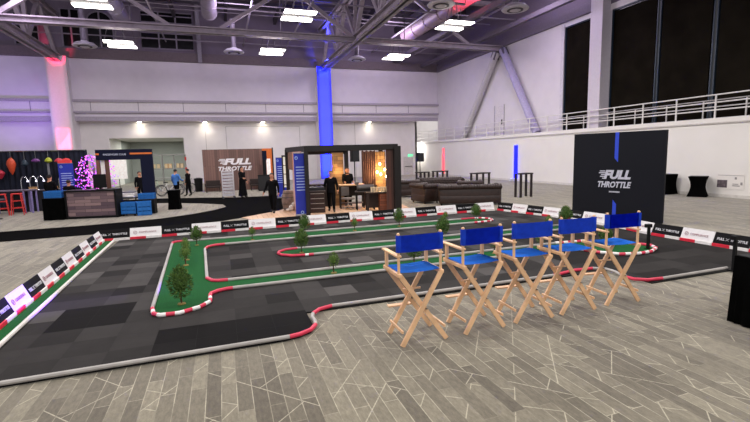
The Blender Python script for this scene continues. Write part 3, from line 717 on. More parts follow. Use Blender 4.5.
# slat bar tables
TBL = M('#231a1c', .5, var=.2)
def bar_table(label, loc, rz, l, d=.6, h=1.18):
    t = thing('bar_table', label, 'table', loc, rz, 'dark high bar tables by the lounge')
    MB().box(-l/2, l/2, -d/2, d/2, h-.06, h, bev=.008).build('table_top', TBL, t)
    for x in (-l/2+.07, l/2-.07):
        for y in (-d/2+.06, d/2-.06): MB().box(x-.05, x+.05, y-.04, y+.04, 0, h-.06, bev=.005).build('leg', TBL, t)
    return t
bar_table('dark high bar table standing alone beside the blue glowing wall strip', (14.25, 18.45, 0), .13, .84, .47, 1.2)
bar_table('dark high bar table behind the nearest long sofa', (13.3, 20.9, 0), .23, 1.05, .55)
bar_table('dark high bar table nearest the far loudspeaker', (11.6, 24.6, 0), .3, .8, .5)
bar_table('dark high bar table right of the one by the far loudspeaker', (13.0, 25.0, 0), .3, 1.0, .5)
# loudspeakers on tripods
def speaker(label, x, y, z, lb2):
    st = thing('speaker_stand', lb2, 'stand', (x, y, 0), .3)
    MB().tube([(0, 0, .25), (0, 0, z)], .03, 8).build('pole', BLACK, st)
    for a in range(3):
        c, s = math.cos(a*2.094), math.sin(a*2.094)
        MB().tube([(0, 0, .75), (c*.5, s*.5, .02)], .022, 6).build('leg', BLACK, st)
    sp = thing('loudspeaker', label, 'speaker', (x, y, z), .3)
    MB().prism([(-.24, -.16), (.24, -.16), (.17, .18), (-.17, .18)], 0, .62).build('cabinet', BLACK, sp)
    MB().box(-.22, .22, -.175, -.16, .03, .59, bev=.005).build('grille', M('#1d1d20', .7, var=.4, scale=60), sp)
speaker('black loudspeaker near the green exit sign', 13.15, 28.3, 1.72, 'black tripod stand under the loudspeaker near exit sign')
speaker('black loudspeaker seen through the timber booth', 7.1, 24, 1.93, 'black tripod stand seen through the timber booth')

# ================================================================== TIMBER LOUNGE BOOTH
BEAM = M('#130c0a', .6, var=.3, scale=3); PANELW = wood_mat('dark_panelling', '#3a2018', '#552d20', .12, 2.4)
FL, FRc, BLc, BRc = (3.05, 16.75), (6.48, 16.1), (2.78, 20.0), (7.0, 19.35)
kb = thing('timber_booth', 'dark timber pergola booth beyond the track boards', 'booth', (0, 0, 0))
for (x, y), w in ((FL, .07), (BLc, .07), (BRc, .08), (FRc, .13)): MB().box(x-w, x+w, y-w, y+w, .02, 2.62).build('post', BEAM, kb)
for a, b in ((FL, FRc), (FL, BLc), (BLc, BRc), (FRc, BRc)):
    MB().bar((a[0], a[1], 2.6), (b[0], b[1], 2.6), .12, .2).build('beam', BEAM, kb)
m = MB()
for k in range(1, 9):
    t = k/9; m.bar((FL[0]+(FRc[0]-FL[0])*t, FL[1]+(FRc[1]-FL[1])*t, 2.63), (BLc[0]+(BRc[0]-BLc[0])*t, BLc[1]+(BRc[1]-BLc[1])*t, 2.63), .05, .1)
m.build('roof_slats', BEAM, kb)
m = MB(); m.box(0, .05, 0, 1.2, 1.75, 2.5); m.build('side_panel', wood_mat('pink_panel', '#c98f72', '#d8a68a', .12, 1.0), kb, (2.80, 18.6, 0), .0)
m = MB(); m.box(0, .04, 0, 1.5, .05, 2.5); m.build('side_panel', M('#c9a39a', .7), kb, (2.94, 17.3, 0), .08)
m = MB(); m.box(-.32, .02, -.03, .03, .05, 2.5); m.build('corner_panel', PANELW, kb, (6.4, 16.18, 0), -.19)
m = MB()
for a, b in (((3.7, 20.02), (5.45, 19.7)),): m.bar((a[0], a[1], 2.44), (b[0], b[1], 2.44), .1, .14)
m.box(5.36, 5.52, 19.62, 19.78, .02, 2.5)
m.build('inner_frame', BEAM, kb)
STONE = wood_mat('stone_blocks', '#6b4f33', '#9a774b', .16, .4, vertical=False, rough=.8)
GLOW = M('#ffb25a', .5, emit=12)
for lb, x0, x1, y, z0 in (('glowing stone backdrop panel behind the cup counter', 6.3, 7.0, 18.8, .02), ('narrow glowing stone panel behind the standing attendant', 4.72, 5.25, 19.55, .02)):
    t = thing('stone_panel', lb, 'backdrop', ((x0+x1)/2, y, z0), -.19)
    MB().box(-(x1-x0)/2, (x1-x0)/2, 0, .1, 0, 2.42).build('stone_face', STONE, t)
CURT = M('#4a322b', .9, var=.25, scale=4)
def curtain(name, label, loc, rz, l, h, m, folds, amp, cat='curtain'):
    b = MB(); n = folds*6; lo = []; hi = []
    for k in range(n+1):
        x = -l/2+l*k/n; y = amp*math.sin(k*2*PI/6)+amp*.4*math.sin(k*.9)
        lo.append(b.bm.verts.new((x, y*1.2, .02))); hi.append(b.bm.verts.new((x, y*.8, h+.02*math.sin(k*.5))))
    for k in range(n): b.bm.faces.new((lo[k], lo[k+1], hi[k+1], hi[k]))
    o = b.build(name, m, None, loc, rz, smooth=True); tag(o, label, cat); return o
curtain('booth_curtain', 'brown curtain left of the glowing stone panel in the booth', (6.2, 18.75, .02), -.19, .62, 2.45, CURT, 7, .04)
curtain('booth_curtain', 'dark brown curtain against the right pillar of the booth', (6.62, 17.2, .02), 1.35, 1.3, 2.45, M('#3a2520', .9, var=.3, scale=4), 9, .04)
bl = thing('string_lights', 'warm hanging bulb cluster glowing beside the stone panel', 'lamp', (6.55, 18.1, 2.5))
for dx, dy, dz in ((-.18, 0, -.95), (0, .05, -1.05), (.15, -.05, -.85), (.26, .05, -1.15), (-.08, -.08, -.6)):
    MB().tube([(dx, dy, 0), (dx, dy, dz+.05)], .006, 4).build('cord', BLACK, bl)
    MB().lathe([(.02, .06), (.05, 0), (.03, -.05), (.005, -.06)], (dx, dy, dz), 10).build('bulb', M('#ffcf8a', .4, emit=25), bl)
MB().tube([(-.3, 0, 0), (.3, 0, 0)], .015, 6).build('hanger', BLACK, bl)
# blue banner, drawers, counters
def banner(label, loc, rz, w, h, z0=0.03):
    t = thing('roll_up_banner', label, 'banner', loc, rz)
    MB().box(-w/2, w/2, -.006, .006, z0+.06, h).build('banner_sheet', M('#1c2c9c', .6, var=.12, scale=2), t)
    MB().box(-w/2-.02, w/2+.02, -.09, .09, z0-.02, z0+.06, bev=.01).build('banner_base', M('#8c8c92', .4, .6), t); MB().box(-w/2, w/2, -.015, .015, h, h+.03).build('top_rail', M('#8c8c92', .4, .6), t)
    m = MB()
    for k in range(9): m.box(-w*.36, w*(.42 if k % 2 else .34), -.012, -.008, h*.78-k*.11, h*.78-k*.11+.035)
    m.build('print_lines', M('#9fb0dd', .6), t)
    em = MB().tube([(-w*.3+.05*math.cos(a*PI/5), -.01, h*.93+.05*math.sin(a*PI/5)) for a in range(10)], .01, 5, closed=True).tube([(w*.0+.05*math.cos(a*PI/5), -.01, .16+.05*math.sin(a*PI/5)) for a in range(10)], .012, 5, closed=True)
    em.build('emblem', M('#a9c2e8', .6), t)
    return t
banner('tall blue roll-up banner with pale text lines at the booth corner', (2.86, 16.95, .0), -.1, .5, 2.42, .04)
banner('blue banner standing behind the walking attendant and barrel', (3.12, 25, 0), -.1, .52, 2.25)
dr = thing('drawer_cabinet', 'dark drawer cabinet just right of the tall blue banner', 'cabinet', (3.62, 17.75, .02), -.19)
MB().box(-.31, .31, -.2, .25, 0, .86).build('cabinet_body', DARKWOOD, dr)
for k in range(4):
    o = MB().box(-.29, .29, -.225, -.2, .03+k*.2, .21+k*.2, bev=.006).build('drawer', M('#33211b', .5), dr); MB().box(-.27, .27, -.24, -.225, .17+k*.2, .195+k*.2).build('handle', M('#a59c94', .4, .6), o)
MB().box(-.34, .34, -.24, .28, .86, .9, bev=.006).build('worktop', M('#4b4340', .4), dr)
mx = thing('mixing_console', 'dark desktop console on top of the drawer cabinet', 'equipment', (3.62, 17.75, .92), -.19)
MB().box(-.3, .3, -.15, .2, 0, .14, bev=.02).build('console_body', M('#222124', .4), mx)
for x in (-.18, 0, .18): MB().lathe([(.05, 0), (.05, .03), (.02, .04)], (x, 0, .14), 10).build('knob', M('#77757a', .4, .5), mx)
bk = thing('back_bar', 'long low dark bar at the rear of the timber booth', 'counter', (4.15, 19.75, .02), -.19)
MB().box(-.55, .55, -.2, .2, 0, .98).build('bar_body', BEAM, bk); MB().box(-.6, .6, -.24, .24, .98, 1.03).build('bar_top', M('#3a3230', .5), bk)
wk = thing('work_table', 'dark table with pale wood top behind the standing attendant', 'table', (5.3, 18.5, .02), -.19)
MB().box(-.55, .55, -.3, .3, .98, 1.03, bev=.006).build('table_top', M('#c8a07a', .5), wk)
for x in (-.5, .5):
    for y in (-.25, .25): MB().box(x-.03, x+.03, y-.03, y+.03, 0, .98).build('leg', BEAM, wk)
MB().box(-.5, .5, .2, .24, .5, .98).build('back_panel', BEAM, wk)
MB().box(-.5, .5, -.25, .25, .2, .23).build('lower_shelf', M('#4a3b38', .6), wk)
ct = thing('cup_counter', 'dark wood counter with plank front at right of booth', 'counter', (6.1, 17.0, .02), -.19)
MB().box(-.06, .34, -.25, .25, 0, .72).build('counter_body', wood_mat('counter_planks', '#6b3a26', '#8a4c31', .1, .7, vertical=False), ct)
MB().box(-.62, .38, -.3, .3, .72, .77, bev=.006).build('counter_top', DARKWOOD, ct)
for y in (-.25, .25): MB().box(-.6, -.52, y-.03, y+.03, 0, .72).build('leg', DARKWOOD, ct)
MB().box(-.5, -.06, .15, .2, .1, .72).build('back_panel', DARKWOOD, ct)
cup0 = None; k = 0
for j in range(2):
    for i in range(8):
        loc = (5.72+i*.1+j*.03, 16.98-i*.019+j*.12, .79)
        if cup0 is None:
            cup0 = MB().lathe([(.03, 0), (.042, .2), (.037, .2), (.026, .01)], n=10).build('paper_cup', M('#f0dcb8', .6), None, loc, smooth=True)
            tag(cup0, 'pale paper cup standing in rows on the wood counter', 'cup', 'paper cups on the wood counter')
        else:
            c = cup0.copy(); COL.objects.link(c); c.location = loc
ch = thing('chafing_machine', 'long dark drum roaster appliance beside the rows of cups', 'appliance', (5.6, 17.62, .02), -.19)
MB().tube([(-.3, 0, .92), (.42, 0, .92)], .14, 16).build('drum', M('#4d4a48', .35, .6), ch, smooth=True)
MB().box(-.38, .45, -.2, .2, .74, .79, bev=.01).build('tray', M('#3a3432', .5), ch)
for x in (-.33, .4):
    for y in (-.16, .16): MB().box(x-.025, x+.025, y-.025, y+.025, 0, .74).build('leg', BLACK, ch)
MB().tube([(.42, 0, .92), (.56, 0, 1.0)], .04, 8).build('handle', BLACK, ch)
MB().lathe([(.06, 0), (.1, .08), (.1, .12)], (-.3, 0, 1.05), 12).build('hopper', M('#8b8783', .3, .6), ch)
bs = thing('office_chair', 'low dark swivel chair under the work table', 'chair', (5.0, 18.05, .02), .3)
MB().box(-.22, .22, -.22, .22, .42, .5, bev=.03).build('seat', M('#77716d', .6), bs); MB().box(-.2, .2, .18, .24, .56, .95, bev=.03).build('back_rest', M('#5d5855', .6), bs); MB().tube([(0, 0, .08), (0, 0, .42)], .03, 8).build('gas_column', CHROME, bs)
m = MB()
for a in range(5): m.bar((0, 0, .1), (.28*math.cos(a*1.257), .28*math.sin(a*1.257), .05), .04, .03)
m.build('star_base', CHROME, bs)
ba = thing('wooden_barrel', 'grey wooden barrel between the walking attendant and booth', 'barrel', (2.68, 19.2, .02))
MB().lathe([(.24, 0), (.3, .25), (.32, .42), (.3, .6), (.24, .84)], n=20).build('staves', M('#8a7468', .7, var=.35, scale=6), ba, smooth=True)
for z, r in ((.1, .268), (.28, .308), (.56, .31), (.74, .268)): MB().tube([(r*math.cos(a*PI/10), r*math.sin(a*PI/10), z) for a in range(20)], .014, 5, closed=True).build('hoop', M('#4e4a48', .5, .5), ba)
wb = MB().ball((0, 0, .13), .1, .13, .13, 2).ball((.1, 0, .27), .07, .08, .1, 2).ball((-.13, 0, .06), .09, .08, .06, 2).ball((.15, 0, .36), .04, .05, .04, 1)
tag(wb.build('cloth_bag', M('#d9cfc6', .8, var=.3, scale=14), None, (2.68, 18.72, .022), .2, smooth=True), 'small crumpled white bag leaning on the barrel', 'bag')
bp = thing('bottle_rack', 'dark narrow lit rack standing behind the barrel', 'rack', (2.8, 20.7, 0), -.1)
MB().box(-.16, -.1, -.12, .12, 0, 2.38).box(.1, .16, -.12, .12, 0, 2.38).box(-.16, .16, -.12, .12, 2.3, 2.38).build('rack_frame', BEAM, bp)
for z in (.5, 1.0, 1.5, 1.9): MB().box(-.1, .1, -.1, .1, z, z+.03).build('shelf', BEAM, bp)
MB().box(-.1, .1, .08, .1, .9, 2.3).build('back_light', M('#e8ddcc', .5, emit=.8), bp)

# ================================================================== WOODEN LOGO WALL AREA
fw = thing('logo_wall', 'wood plank backdrop wall with large white lettering', 'backdrop', (.72, 33.1, 0))
MB().box(-1.92, 2.3, 0, .12, 0, 2.92).build('plank_panel', wood_mat('red_planks', '#5d443d', '#7a5a50', .16, 2.9), fw)
logo(fw, .22, 2.28, 1.38, 2.3, m=M('#dfdcdf', .5))
ot = thing('display_tower', 'tall orange and navy display tower beside the wooden logo wall', 'display', (3.08, 31.6, 0), -.15)
MB().box(-.36, .36, 0, .2, 0, 2.9).build('tower_body', ORANGE, ot)
MB().box(-.37, -.06, -.03, 0, 2.1, 2.75).build('navy_panel', NAVY, ot); MB().box(-.1, .17, -.03, 0, .6, 2.2).build('white_panel', M('#ece7e2', .6, emit=.2), ot)
MB().box(.3, .38, -.04, .22, 0, 2.95).box(-.37, -.12, -.02, 0, 0, 2.1).build('dark_edge', BLACK, ot)
bp = thing('black_partition', 'waist-high black panel standing before the orange tower', 'panel', (2.75, 30.9, 0), -.1)
MB().box(-.46, .46, 0, .3, .02, 1.08, bev=.01).build('panel_body', M('#19191b', .7), bp); MB().box(-.48, .48, -.02, .32, 1.08, 1.11).build('panel_top', BLACK, bp)
def bench(label, loc, w):
    b = thing('wicker_bench', label, 'bench', loc, PI, 'dark wicker benches at the logo wall')
    WK = M('#2c221f', .8, var=.4, scale=30)
    MB().box(-w/2, w/2, -.25, .25, .3, .42, bev=.02).build('seat', WK, b); MB().box(-w/2, w/2, .2, .28, .42, .8, bev=.02).build('back_rest', WK, b)
    for q in (-1, 1):
        MB().box(q*w/2-.04, q*w/2+.04, -.25, .28, .4, .6, bev=.015).build('arm', WK, b)
        for y in (-.22, .22): MB().box(q*(w/2-.05)-.03, q*(w/2-.05)+.03, y-.03, y+.03, 0, .3).build('leg', WK, b)
for lb, loc, w in (('dark wicker bench at left foot of the logo wall', (-.62, 32.3, 0), .95), ('dark wicker chair at right foot of the logo wall', (2.15, 32.4, 0), .6)):
    b = bench(lb, loc, w)
for o in list(COL.objects):
    if o.name.startswith('wicker_bench'): o.rotation_euler = (0, 0, 0)
tc = thing('trash_can', 'black bin against the white wall left of logo wall', 'bin', (-1.6, 33.6, 0))
MB().lathe([(.24, 0), (.28, .85), (.25, .85)], n=16).build('bin_body', BLACK, tc, smooth=True); MB().lathe([(.3, .85), (.3, .92), (.1, .98)], n=16).build('bin_lid', BLACK, tc)
cg = thing('wire_cart', 'tall pale wire shelving cart in front of wooden wall', 'cart', (.3, 27.0, 0), .05)
WR = M('#cfcdd0', .35, .3)
for x in (-.31, .31):
    for y in (-.24, .24):
        MB().tube([(x, y, .1), (x, y, 1.6)], .018, 6).build('post', WR, cg)
        MB().tube([(x, y-.02, .055), (x, y+.02, .055)], .055, 10).build('wheel', M('#4b4a4c', .6), cg)
for k in range(9):
    m = MB(); z = .16+k*.175
    for j in range(9): m.box(-.31, .31, -.24+j*.06-.006, -.24+j*.06+.006, z, z+.012)
    m.box(-.32, .32, -.25, -.235, z-.02, z+.02).box(-.32, .32, .235, .25, z-.02, z+.02)
    m.build('wire_shelf', WR, cg)
    if k < 8: MB().box(-.27, .27, -.2, .2, z+.012, z+.09, bev=.01).build('tray', M('#c2c0c6', .3, .2), cg)

# ================================================================== LEFT: CLUB COUNTER AND CRAFT STAND
bc = thing('reception_counter', 'counter with reclaimed plank front and black frame at left', 'counter', (-5.12, 20.78, 0), -.19)
MB().box(-.9, .9, -.02, .03, .1, 1.1).build('plank_front', wood_mat('reclaimed_planks', '#4a3844', '#8a7070', .13, .62, vertical=False), bc)
MB().box(-.98, .98, -.06, .62, 1.1, 1.17, bev=.006).build('counter_top', BLACK, bc)
MB().box(-.98, -.9, -.04, .6, 0, 1.1).box(.9, .98, -.04, .6, 0, 1.1).box(-.9, .9, -.02, .6, 0, .1).build('side_panels', BLACK, bc)
mo = thing('counter_monitor', 'black flat monitor seen from behind on the plank counter', 'monitor', (-4.78, 20.95, 1.17), -.1)
MB().box(-.24, .24, -.02, .03, .06, .62, bev=.01).build('screen', BLACK, mo); MB().box(-.12, .12, -.08, .08, 0, .015).box(-.03, .03, 0, .03, 0, .2).build('stand', BLACK, mo)
CRATE = M('#1663ad', .5, var=.1)
def crate(label, loc, rz, w=.6, d=.42, h=.3):
    c = thing('plastic_crate', label, 'crate', loc, rz, 'blue plastic crates')
    m = MB(); T = .02
    m.box(-w/2, w/2, -d/2, d/2, 0, T)
    for k in range(3):
        z = .03+k*(h-.05)/3
        for s in (-1, 1):
            m.box(-w/2, w/2, s*d/2-T/2, s*d/2+T/2, z, z+(h-.06)/4); m.box(s*w/2-T/2, s*w/2+T/2, -d/2, d/2, z, z+(h-.06)/4)
    for s in (-1, 1):
        for x in (-.5, -.17, .17, .5): m.box(x*w-.015, x*w+.015, s*d/2-T/2, s*d/2+T/2, 0, h)
        for y in (-.5, 0, .5): m.box(s*w/2-T/2, s*w/2+T/2, y*d-.015, y*d+.015, 0, h)
    m.build('crate_body', CRATE, c)
    MB().box(-w/2-.02, w/2+.02, -d/2-.02, -d/2+.01, h-.05, h).box(-w/2-.02, w/2+.02, d/2-.01, d/2+.02, h-.05, h).box(-w/2-.02, -w/2+.01, -d/2, d/2, h-.05, h).box(w/2-.01, w/2+.02, -d/2, d/2, h-.05, h).build('rim', CRATE, c)
    MB().box(-w/2+.03, w/2-.03, -d/2+.03, d/2-.03, .02, h*.72).build('contents', M('#1a5590', .8, var=.5, scale=12), c)
    return c
draped('draped_table', 'small black draped table left of the plank counter', (-6.45, 21.2, 0), -.19, .36, .32, .88, None, 14, .015)
crate('blue crate on the small black table left of plank counter', (-6.45, 21.2, .895), -.19, .62, .44, .27)
crate('blue crate low on floor trolley right of plank counter', (-3.75, 20.9, .1), -.19, .55, .4, .48)
crate('blue crate on the floor nearest the navy arch post', (-3.2, 20.8, .01), .1, .5, .4, .58)
crate('blue crate on top of the black cabinet by the arch post', (-3.15, 21.4, .645), -.1, .58, .4, .24)
tr = thing('trolley', 'low wheeled dolly under a blue crate', 'dolly', (-3.75, 20.9, 0), -.19)
MB().box(-.28, .28, -.2, .2, .07, .098).build('platform', BLACK, tr)
for x in (-.22, .22):
    for y in (-.15, .15): MB().tube([(x, y-.015, .035), (x, y+.015, .035)], .035, 8).build('wheel', BLACK, tr)
cb = thing('black_cabinet', 'low black cabinet carrying a blue crate by the arch', 'cabinet', (-3.15, 21.4, 0), -.1)
MB().box(-.32, .32, -.2, .25, 0, .62).build('cabinet_body', BLACK, cb); MB().box(-.34, .34, -.22, .27, .62, .645).build('cabinet_top', M('#202022', .5), cb)
pt = thing('printer_stand', 'dark stand under the printer right of plank counter', 'stand', (-3.9, 21.65, 0), -.15)
MB().box(-.38, .38, -.25, .25, .68, .72).build('stand_top', BLACK, pt)
for x in (-.35, .35):
    for y in (-.22, .22): MB().box(x-.02, x+.02, y-.02, y+.02, 0, .68).build('leg', BLACK, pt)
pr = thing('printer', 'pale desktop printer between plank counter and arch post', 'printer', (-3.9, 21.65, .72), -.15)
MB().box(-.3, .3, -.22, .22, 0, .2, bev=.02).build('printer_body', M('#c9c5c2', .5), pr); MB().box(-.26, .26, -.3, -.2, .05, .08).build('paper_tray', M('#e6e2de', .5), pr); MB().box(-.26, .26, -.1, .2, .2, .25, bev=.01).build('scanner_lid', M('#55525a', .5), pr)
# navy arch with club name
ar = thing('club_arch', 'navy entrance arch with club name and orange stripe', 'arch', (-3.92, 21.75, 0), .0)
MB().box(-1.08, 1.08, -.12, .12, 2.36, 2.8).build('header', NAVY, ar)
MB().box(.6, 1.08, -.12, .12, 0, 2.36).build('post', NAVY, ar); MB().box(-1.08, -.98, -.12, .12, 0, 2.36).build('post', M('#6d4436', .6), ar)
MB().box(-.78, -.62, -.06, .0, 0, 2.36).build('inner_post', M('#5a3a30', .6), ar)
MB().box(-.95, -.8, .0, .02, 1.0, 2.36).build('white_strip', M('#ece6e4', .6), ar)
MB().box(.22, 1.08, -.13, -.12, 2.58, 2.65).build('orange_stripe', ORANGE, ar); MB().box(-1.08, -.95, -.13, -.12, 2.58, 2.65).build('orange_stripe', ORANGE, ar)
write('PASSENGER CLUB', .12, M('#c7cbe0', .5), ar, (-.36, -.126, 2.59), .86)
sc = thing('projection_screen', 'white projection screen visible through the navy arch', 'screen', (-5.72, 29.5, 0))
MB().box(-.45, .45, -.01, .01, 1.25, 2.5).build('screen_sheet', M('#efece4', .7, emit=.15), sc); MB().box(-.48, .48, -.04, .04, 2.5, 2.58).build('screen_case', WHITE, sc)
MB().tube([(0, .03, 0), (0, .03, 2.5)], .02, 6).box(-.4, .4, -.02, .06, 0, .03).build('screen_stand', BLACK, sc)
draped('draped_podium', 'black draped podium standing on the pale carpet island', (-2.17, 22.5, 0), -.1, .25, .24, .9, None, 10, .012, .12)
# LED blossom tree
lt = thing('lit_tree', 'glowing pink and violet LED blossom tree behind plank counter', 'lit tree', (-5.42, 23.2, 0))
rn = random.Random(4); m = MB(); tips = []
m.tube([(0, 0, 0), (.03, 0, .6), (0, .02, 1.1)], [.06, .05, .04], 8)
for k in range(16):
    a = rn.uniform(0, 6.28); R_ = rn.uniform(.2, .9); z = rn.uniform(1.2, 2.7); R_ *= (1.15-(z-1.2)/2.2)
    p = [(0, .02, .8+rn.random()*.3), (R_*.5*math.cos(a), R_*.5*math.sin(a), z-.3), (R_*math.cos(a), R_*math.sin(a), z)]; m.tube(p, [.02, .014, .006], 5)
for q in range(430):
    z = rn.uniform(.95, 2.6); R_ = .95*math.sqrt(rn.random())*(1-.62*abs((z-1.5)/1.4)**1.3 if z > 1.5 else .9); a = rn.uniform(0, 6.28); tips.append((R_*math.cos(a), R_*math.sin(a), z))
m.build('branches', M('#3a2430', .8), lt, smooth=True)
m = MB()
for i, s in enumerate(tips):
    m.mat(i % 3); m.ball(s, .02+.014*rn.random(), sub=1)
o = m.build('blossom_lights', [M('#e04ad0', .5, emit=.8), M('#a050ff', .5, emit=.8), M('#f0a0ee', .5, emit=.8)], lt); o['kind'] = 'stuff'
# craft stand: drape, lanterns, tables, stools
curtain('black_drape', 'long dark pleated drape hanging behind the paper lanterns', (-10.9, 27.6, 0), 0, 8.3, 2.93, M('#131726', .95, var=.3, scale=2), 34, .05)
m = MB().tube([(-15.1, 27.55, 2.93), (-6.75, 27.55, 2.93)], .03, 6); tag(m.build('drape_pipe', CHROME), 'metal pipe carrying the dark pleated drape', 'pipe')
def lantern(label, x, z0, z1, r, c, prof):
    l = thing('paper_lantern', label, 'lantern', (x, 27.15, z0), 0, 'paper lanterns on the drape'); h = z1-z0
    MB().lathe([(r*a, h*b) for a, b in prof], n=14).build('lantern_shade', M(c, .6, emit=.12), l, smooth=True)
    MB().tube([(0, 0, h), (0, 0, 2.93-z0)], .008, 4).build('cord', M('#777777', .6), l)
DIA = [(.08, 0), (.5, .2), (1, .62), (.8, .82), (.2, 1)]; UMB = [(.15, 0), (1, .3), (.85, .6), (.4, .9), (.1, 1)]
lantern('tall orange diamond paper lantern on the dark drape', -10.0, 1.75, 2.6, .2, '#a83a1c', DIA)
lantern('dark teal paper lantern between the orange and purple ones', -9.43, 2.15, 2.5, .15, '#1c2c38', UMB)
lantern('flat purple paper lantern on the dark drape', -8.95, 2.34, 2.54, .2, '#51205e', UMB)
lantern('lime yellow paper lantern on the dark drape', -8.4, 2.3, 2.58, .17, '#8c931e', UMB)
lantern('flat red paper lantern beside the blue banner', -7.93, 2.28, 2.54, .22, '#9a2436', UMB)
lantern('red paper lantern cut by the left photo edge', -10.5, 1.55, 2.0, .2, '#9a2032', DIA)
for x, z1, z2, c, lb in ((-8.42, .95, 2.28, '#6a6a70', 'grey'), (-7.8, .95, 2.25, '#a02c3a', 'red')):
    st = MB().box(-.05, .05, -.01, .01, 0, z2-z1).tube([(0, 0, 0), (0, 0, .06)], .06, 8); tag(st.build('hanging_streamer', M(c, .7), None, (x, 27.1, z1)), '%s streamer hanging below a lantern on the drape' % lb, 'streamer')
t = banner('short blue banner with red car emblem beside the LED tree', (-7.1, 25.1, 0), 0, .62, 2.25)
MB().prism([(-.3, -.02), (.22, -.02), (.28, .02), (-.2, .02)], 2.27, 2.4).ball((.05, 0, 2.42), .2, .03, .09, 1).build('red_topper', M('#d83a3a', .5), t)
ht = thing('high_table', 'high table with violet legs at the craft stand', 'table', (-9.0, 24.85, 0))
MB().box(-1.0, .62, -.35, .35, 1.04, 1.09, bev=.006).build('table_top', M('#5b5463', .5), ht)
for x in (-.95, .28, .57):
    for y in (-.3, .3): MB().box(x-.03, x+.03, y-.03, y+.03, 0, 1.04).build('leg', M('#8078a8', .5), ht)
def stool(label, loc, rz):
    s = thing('bar_stool', label, 'stool', loc, rz, 'red metal bar stools'); R1 = M('#c8322e', .5)
    MB().box(-.19, .19, -.19, .19, .93, .97, bev=.01).build('seat', R1, s)
    for x in (-1, 1):
        for y in (-1, 1): MB().bar((x*.16, y*.16, .94), (x*.23, y*.23, 0), .035, .035).build('leg', R1, s)
    for z, r in ((.3, .21), (.62, .19)):
        MB().box(-r, r, -r-.01, -r+.01, z, z+.03).box(-r, r, r-.01, r+.01, z, z+.03).box(-r-.01, -r+.01, -r, r, z, z+.03).box(r-.01, r+.01, -r, r, z, z+.03).build('foot_ring', R1, s)
    return s
for i, (x, y, lb) in enumerate(((-8.85, 24.15, 'red metal bar stool nearest the violet table legs'), (-9.42, 24.1, 'second red metal bar stool from the violet table legs'), (-10.05, 24.0, 'red metal bar stool nearest the left photo edge'))): stool(lb, (x, y, 0), .2+i*.1)
lw = thing('side_table', 'small dark round table at the left photo edge', 'table', (-9.1, 22.6, 0))
MB().lathe([(.4, .8), (.4, .84)], n=18).build('table_top', M('#3b3740', .5), lw); MB().tube([(0, 0, .03), (0, 0, .8)], .03, 8).build('pedestal', BLACK, lw); MB().lathe([(.25, 0), (.2, .03)], n=16).build('table_base', BLACK, lw)
ct = thing('craft_counter', 'long dark counter in front of the lantern drape', 'counter', (-8.1, 25.6, 0))
MB().box(-1.4, 1.0, -.3, .3, 0, .98).build('counter_body', M('#14141a', .8), ct); MB().box(-1.45, 1.05, -.34, .34, .98, 1.02).build('counter_top', M('#4b4650', .5), ct)
for x, lb in ((-9.1, 'leftmost chrome arched task lamp on the craft counter'), (-8.75, 'second chrome arched task lamp on the craft counter'), (-8.45, 'third chrome arched task lamp on the craft counter'), (-7.55, 'rightmost chrome arched task lamp on the craft counter')):
    l = thing('task_lamp', lb, 'lamp', (x, 25.5, 1.02), 0, 'chrome lamps on the craft counter')
    MB().lathe([(.08, 0), (.07, .03)], n=10).build('lamp_base', CHROME, l)
    MB().tube([(0, 0, .02), (0, 0, .45), (.05, 0, .6), (.14, 0, .66), (.23, 0, .6), (.27, 0, .48)], .018, 7).build('lamp_arm', CHROME, l, smooth=True)
    MB().lathe([(.05, 0), (.02, .09)], (.27, 0, .4), 10).build('lamp_head', M('#e8e6ff', .4, emit=1.5), l)
for x, c, lb in ((-8.6, '#c9a06a', 'small tan basket on the craft counter left of the man'), (-7.75, '#c98f4a', 'small orange-tan box on the craft counter right of the man')):
    b = thing('craft_box', lb, 'box', (x, 25.35, 1.02)); MB().box(-.14, .14, -.1, .1, 0, .14, bev=.015).build('box_body', M(c, .7, var=.3, scale=20), b); MB().box(-.15, .15, -.11, .11, .13, .16).build('box_rim', M('#8a6a44', .7), b)

# store room: rack, bicycles
rk = thing('storage_rack', 'grey metal storage rack with red brackets in the store room', 'rack', (-4.25, 41, 0))
for x in (-1.3, -.4, .5, 1.4): MB().box(x-.04, x+.04, -.2, .2, 0, 2.75).build('upright', M('#85857f', .5), rk)
for z in (.7, 1.5, 2.65): MB().box(-1.35, 1.45, -.25, .25, z, z+.08).build('shelf', M('#8f8f88', .5), rk)
for z in (2.2, 1.3): MB().box(1.36, 1.5, -.27, -.2, z, z+.3).build('bracket', M('#b03028', .5), rk)
for i, (x, c) in enumerate(((-.85, '#9ba48c'), (.05, '#b08a5c'), (.95, '#8c7a64'))):
    tag(MB().box(-.28, .28, -.2, .2, 0, .38, bev=.015).mat(1).box(-.05, .05, -.205, -.2, 0, .38).build('storage_carton', [M(c, .8), M('#c8b48c', .7)], None, (-4.25+x, 41, 1.58)), ('greenish', 'tan', 'brown')[i]+' carton on the middle shelf of storage rack', 'box', 'cartons on the storage rack')
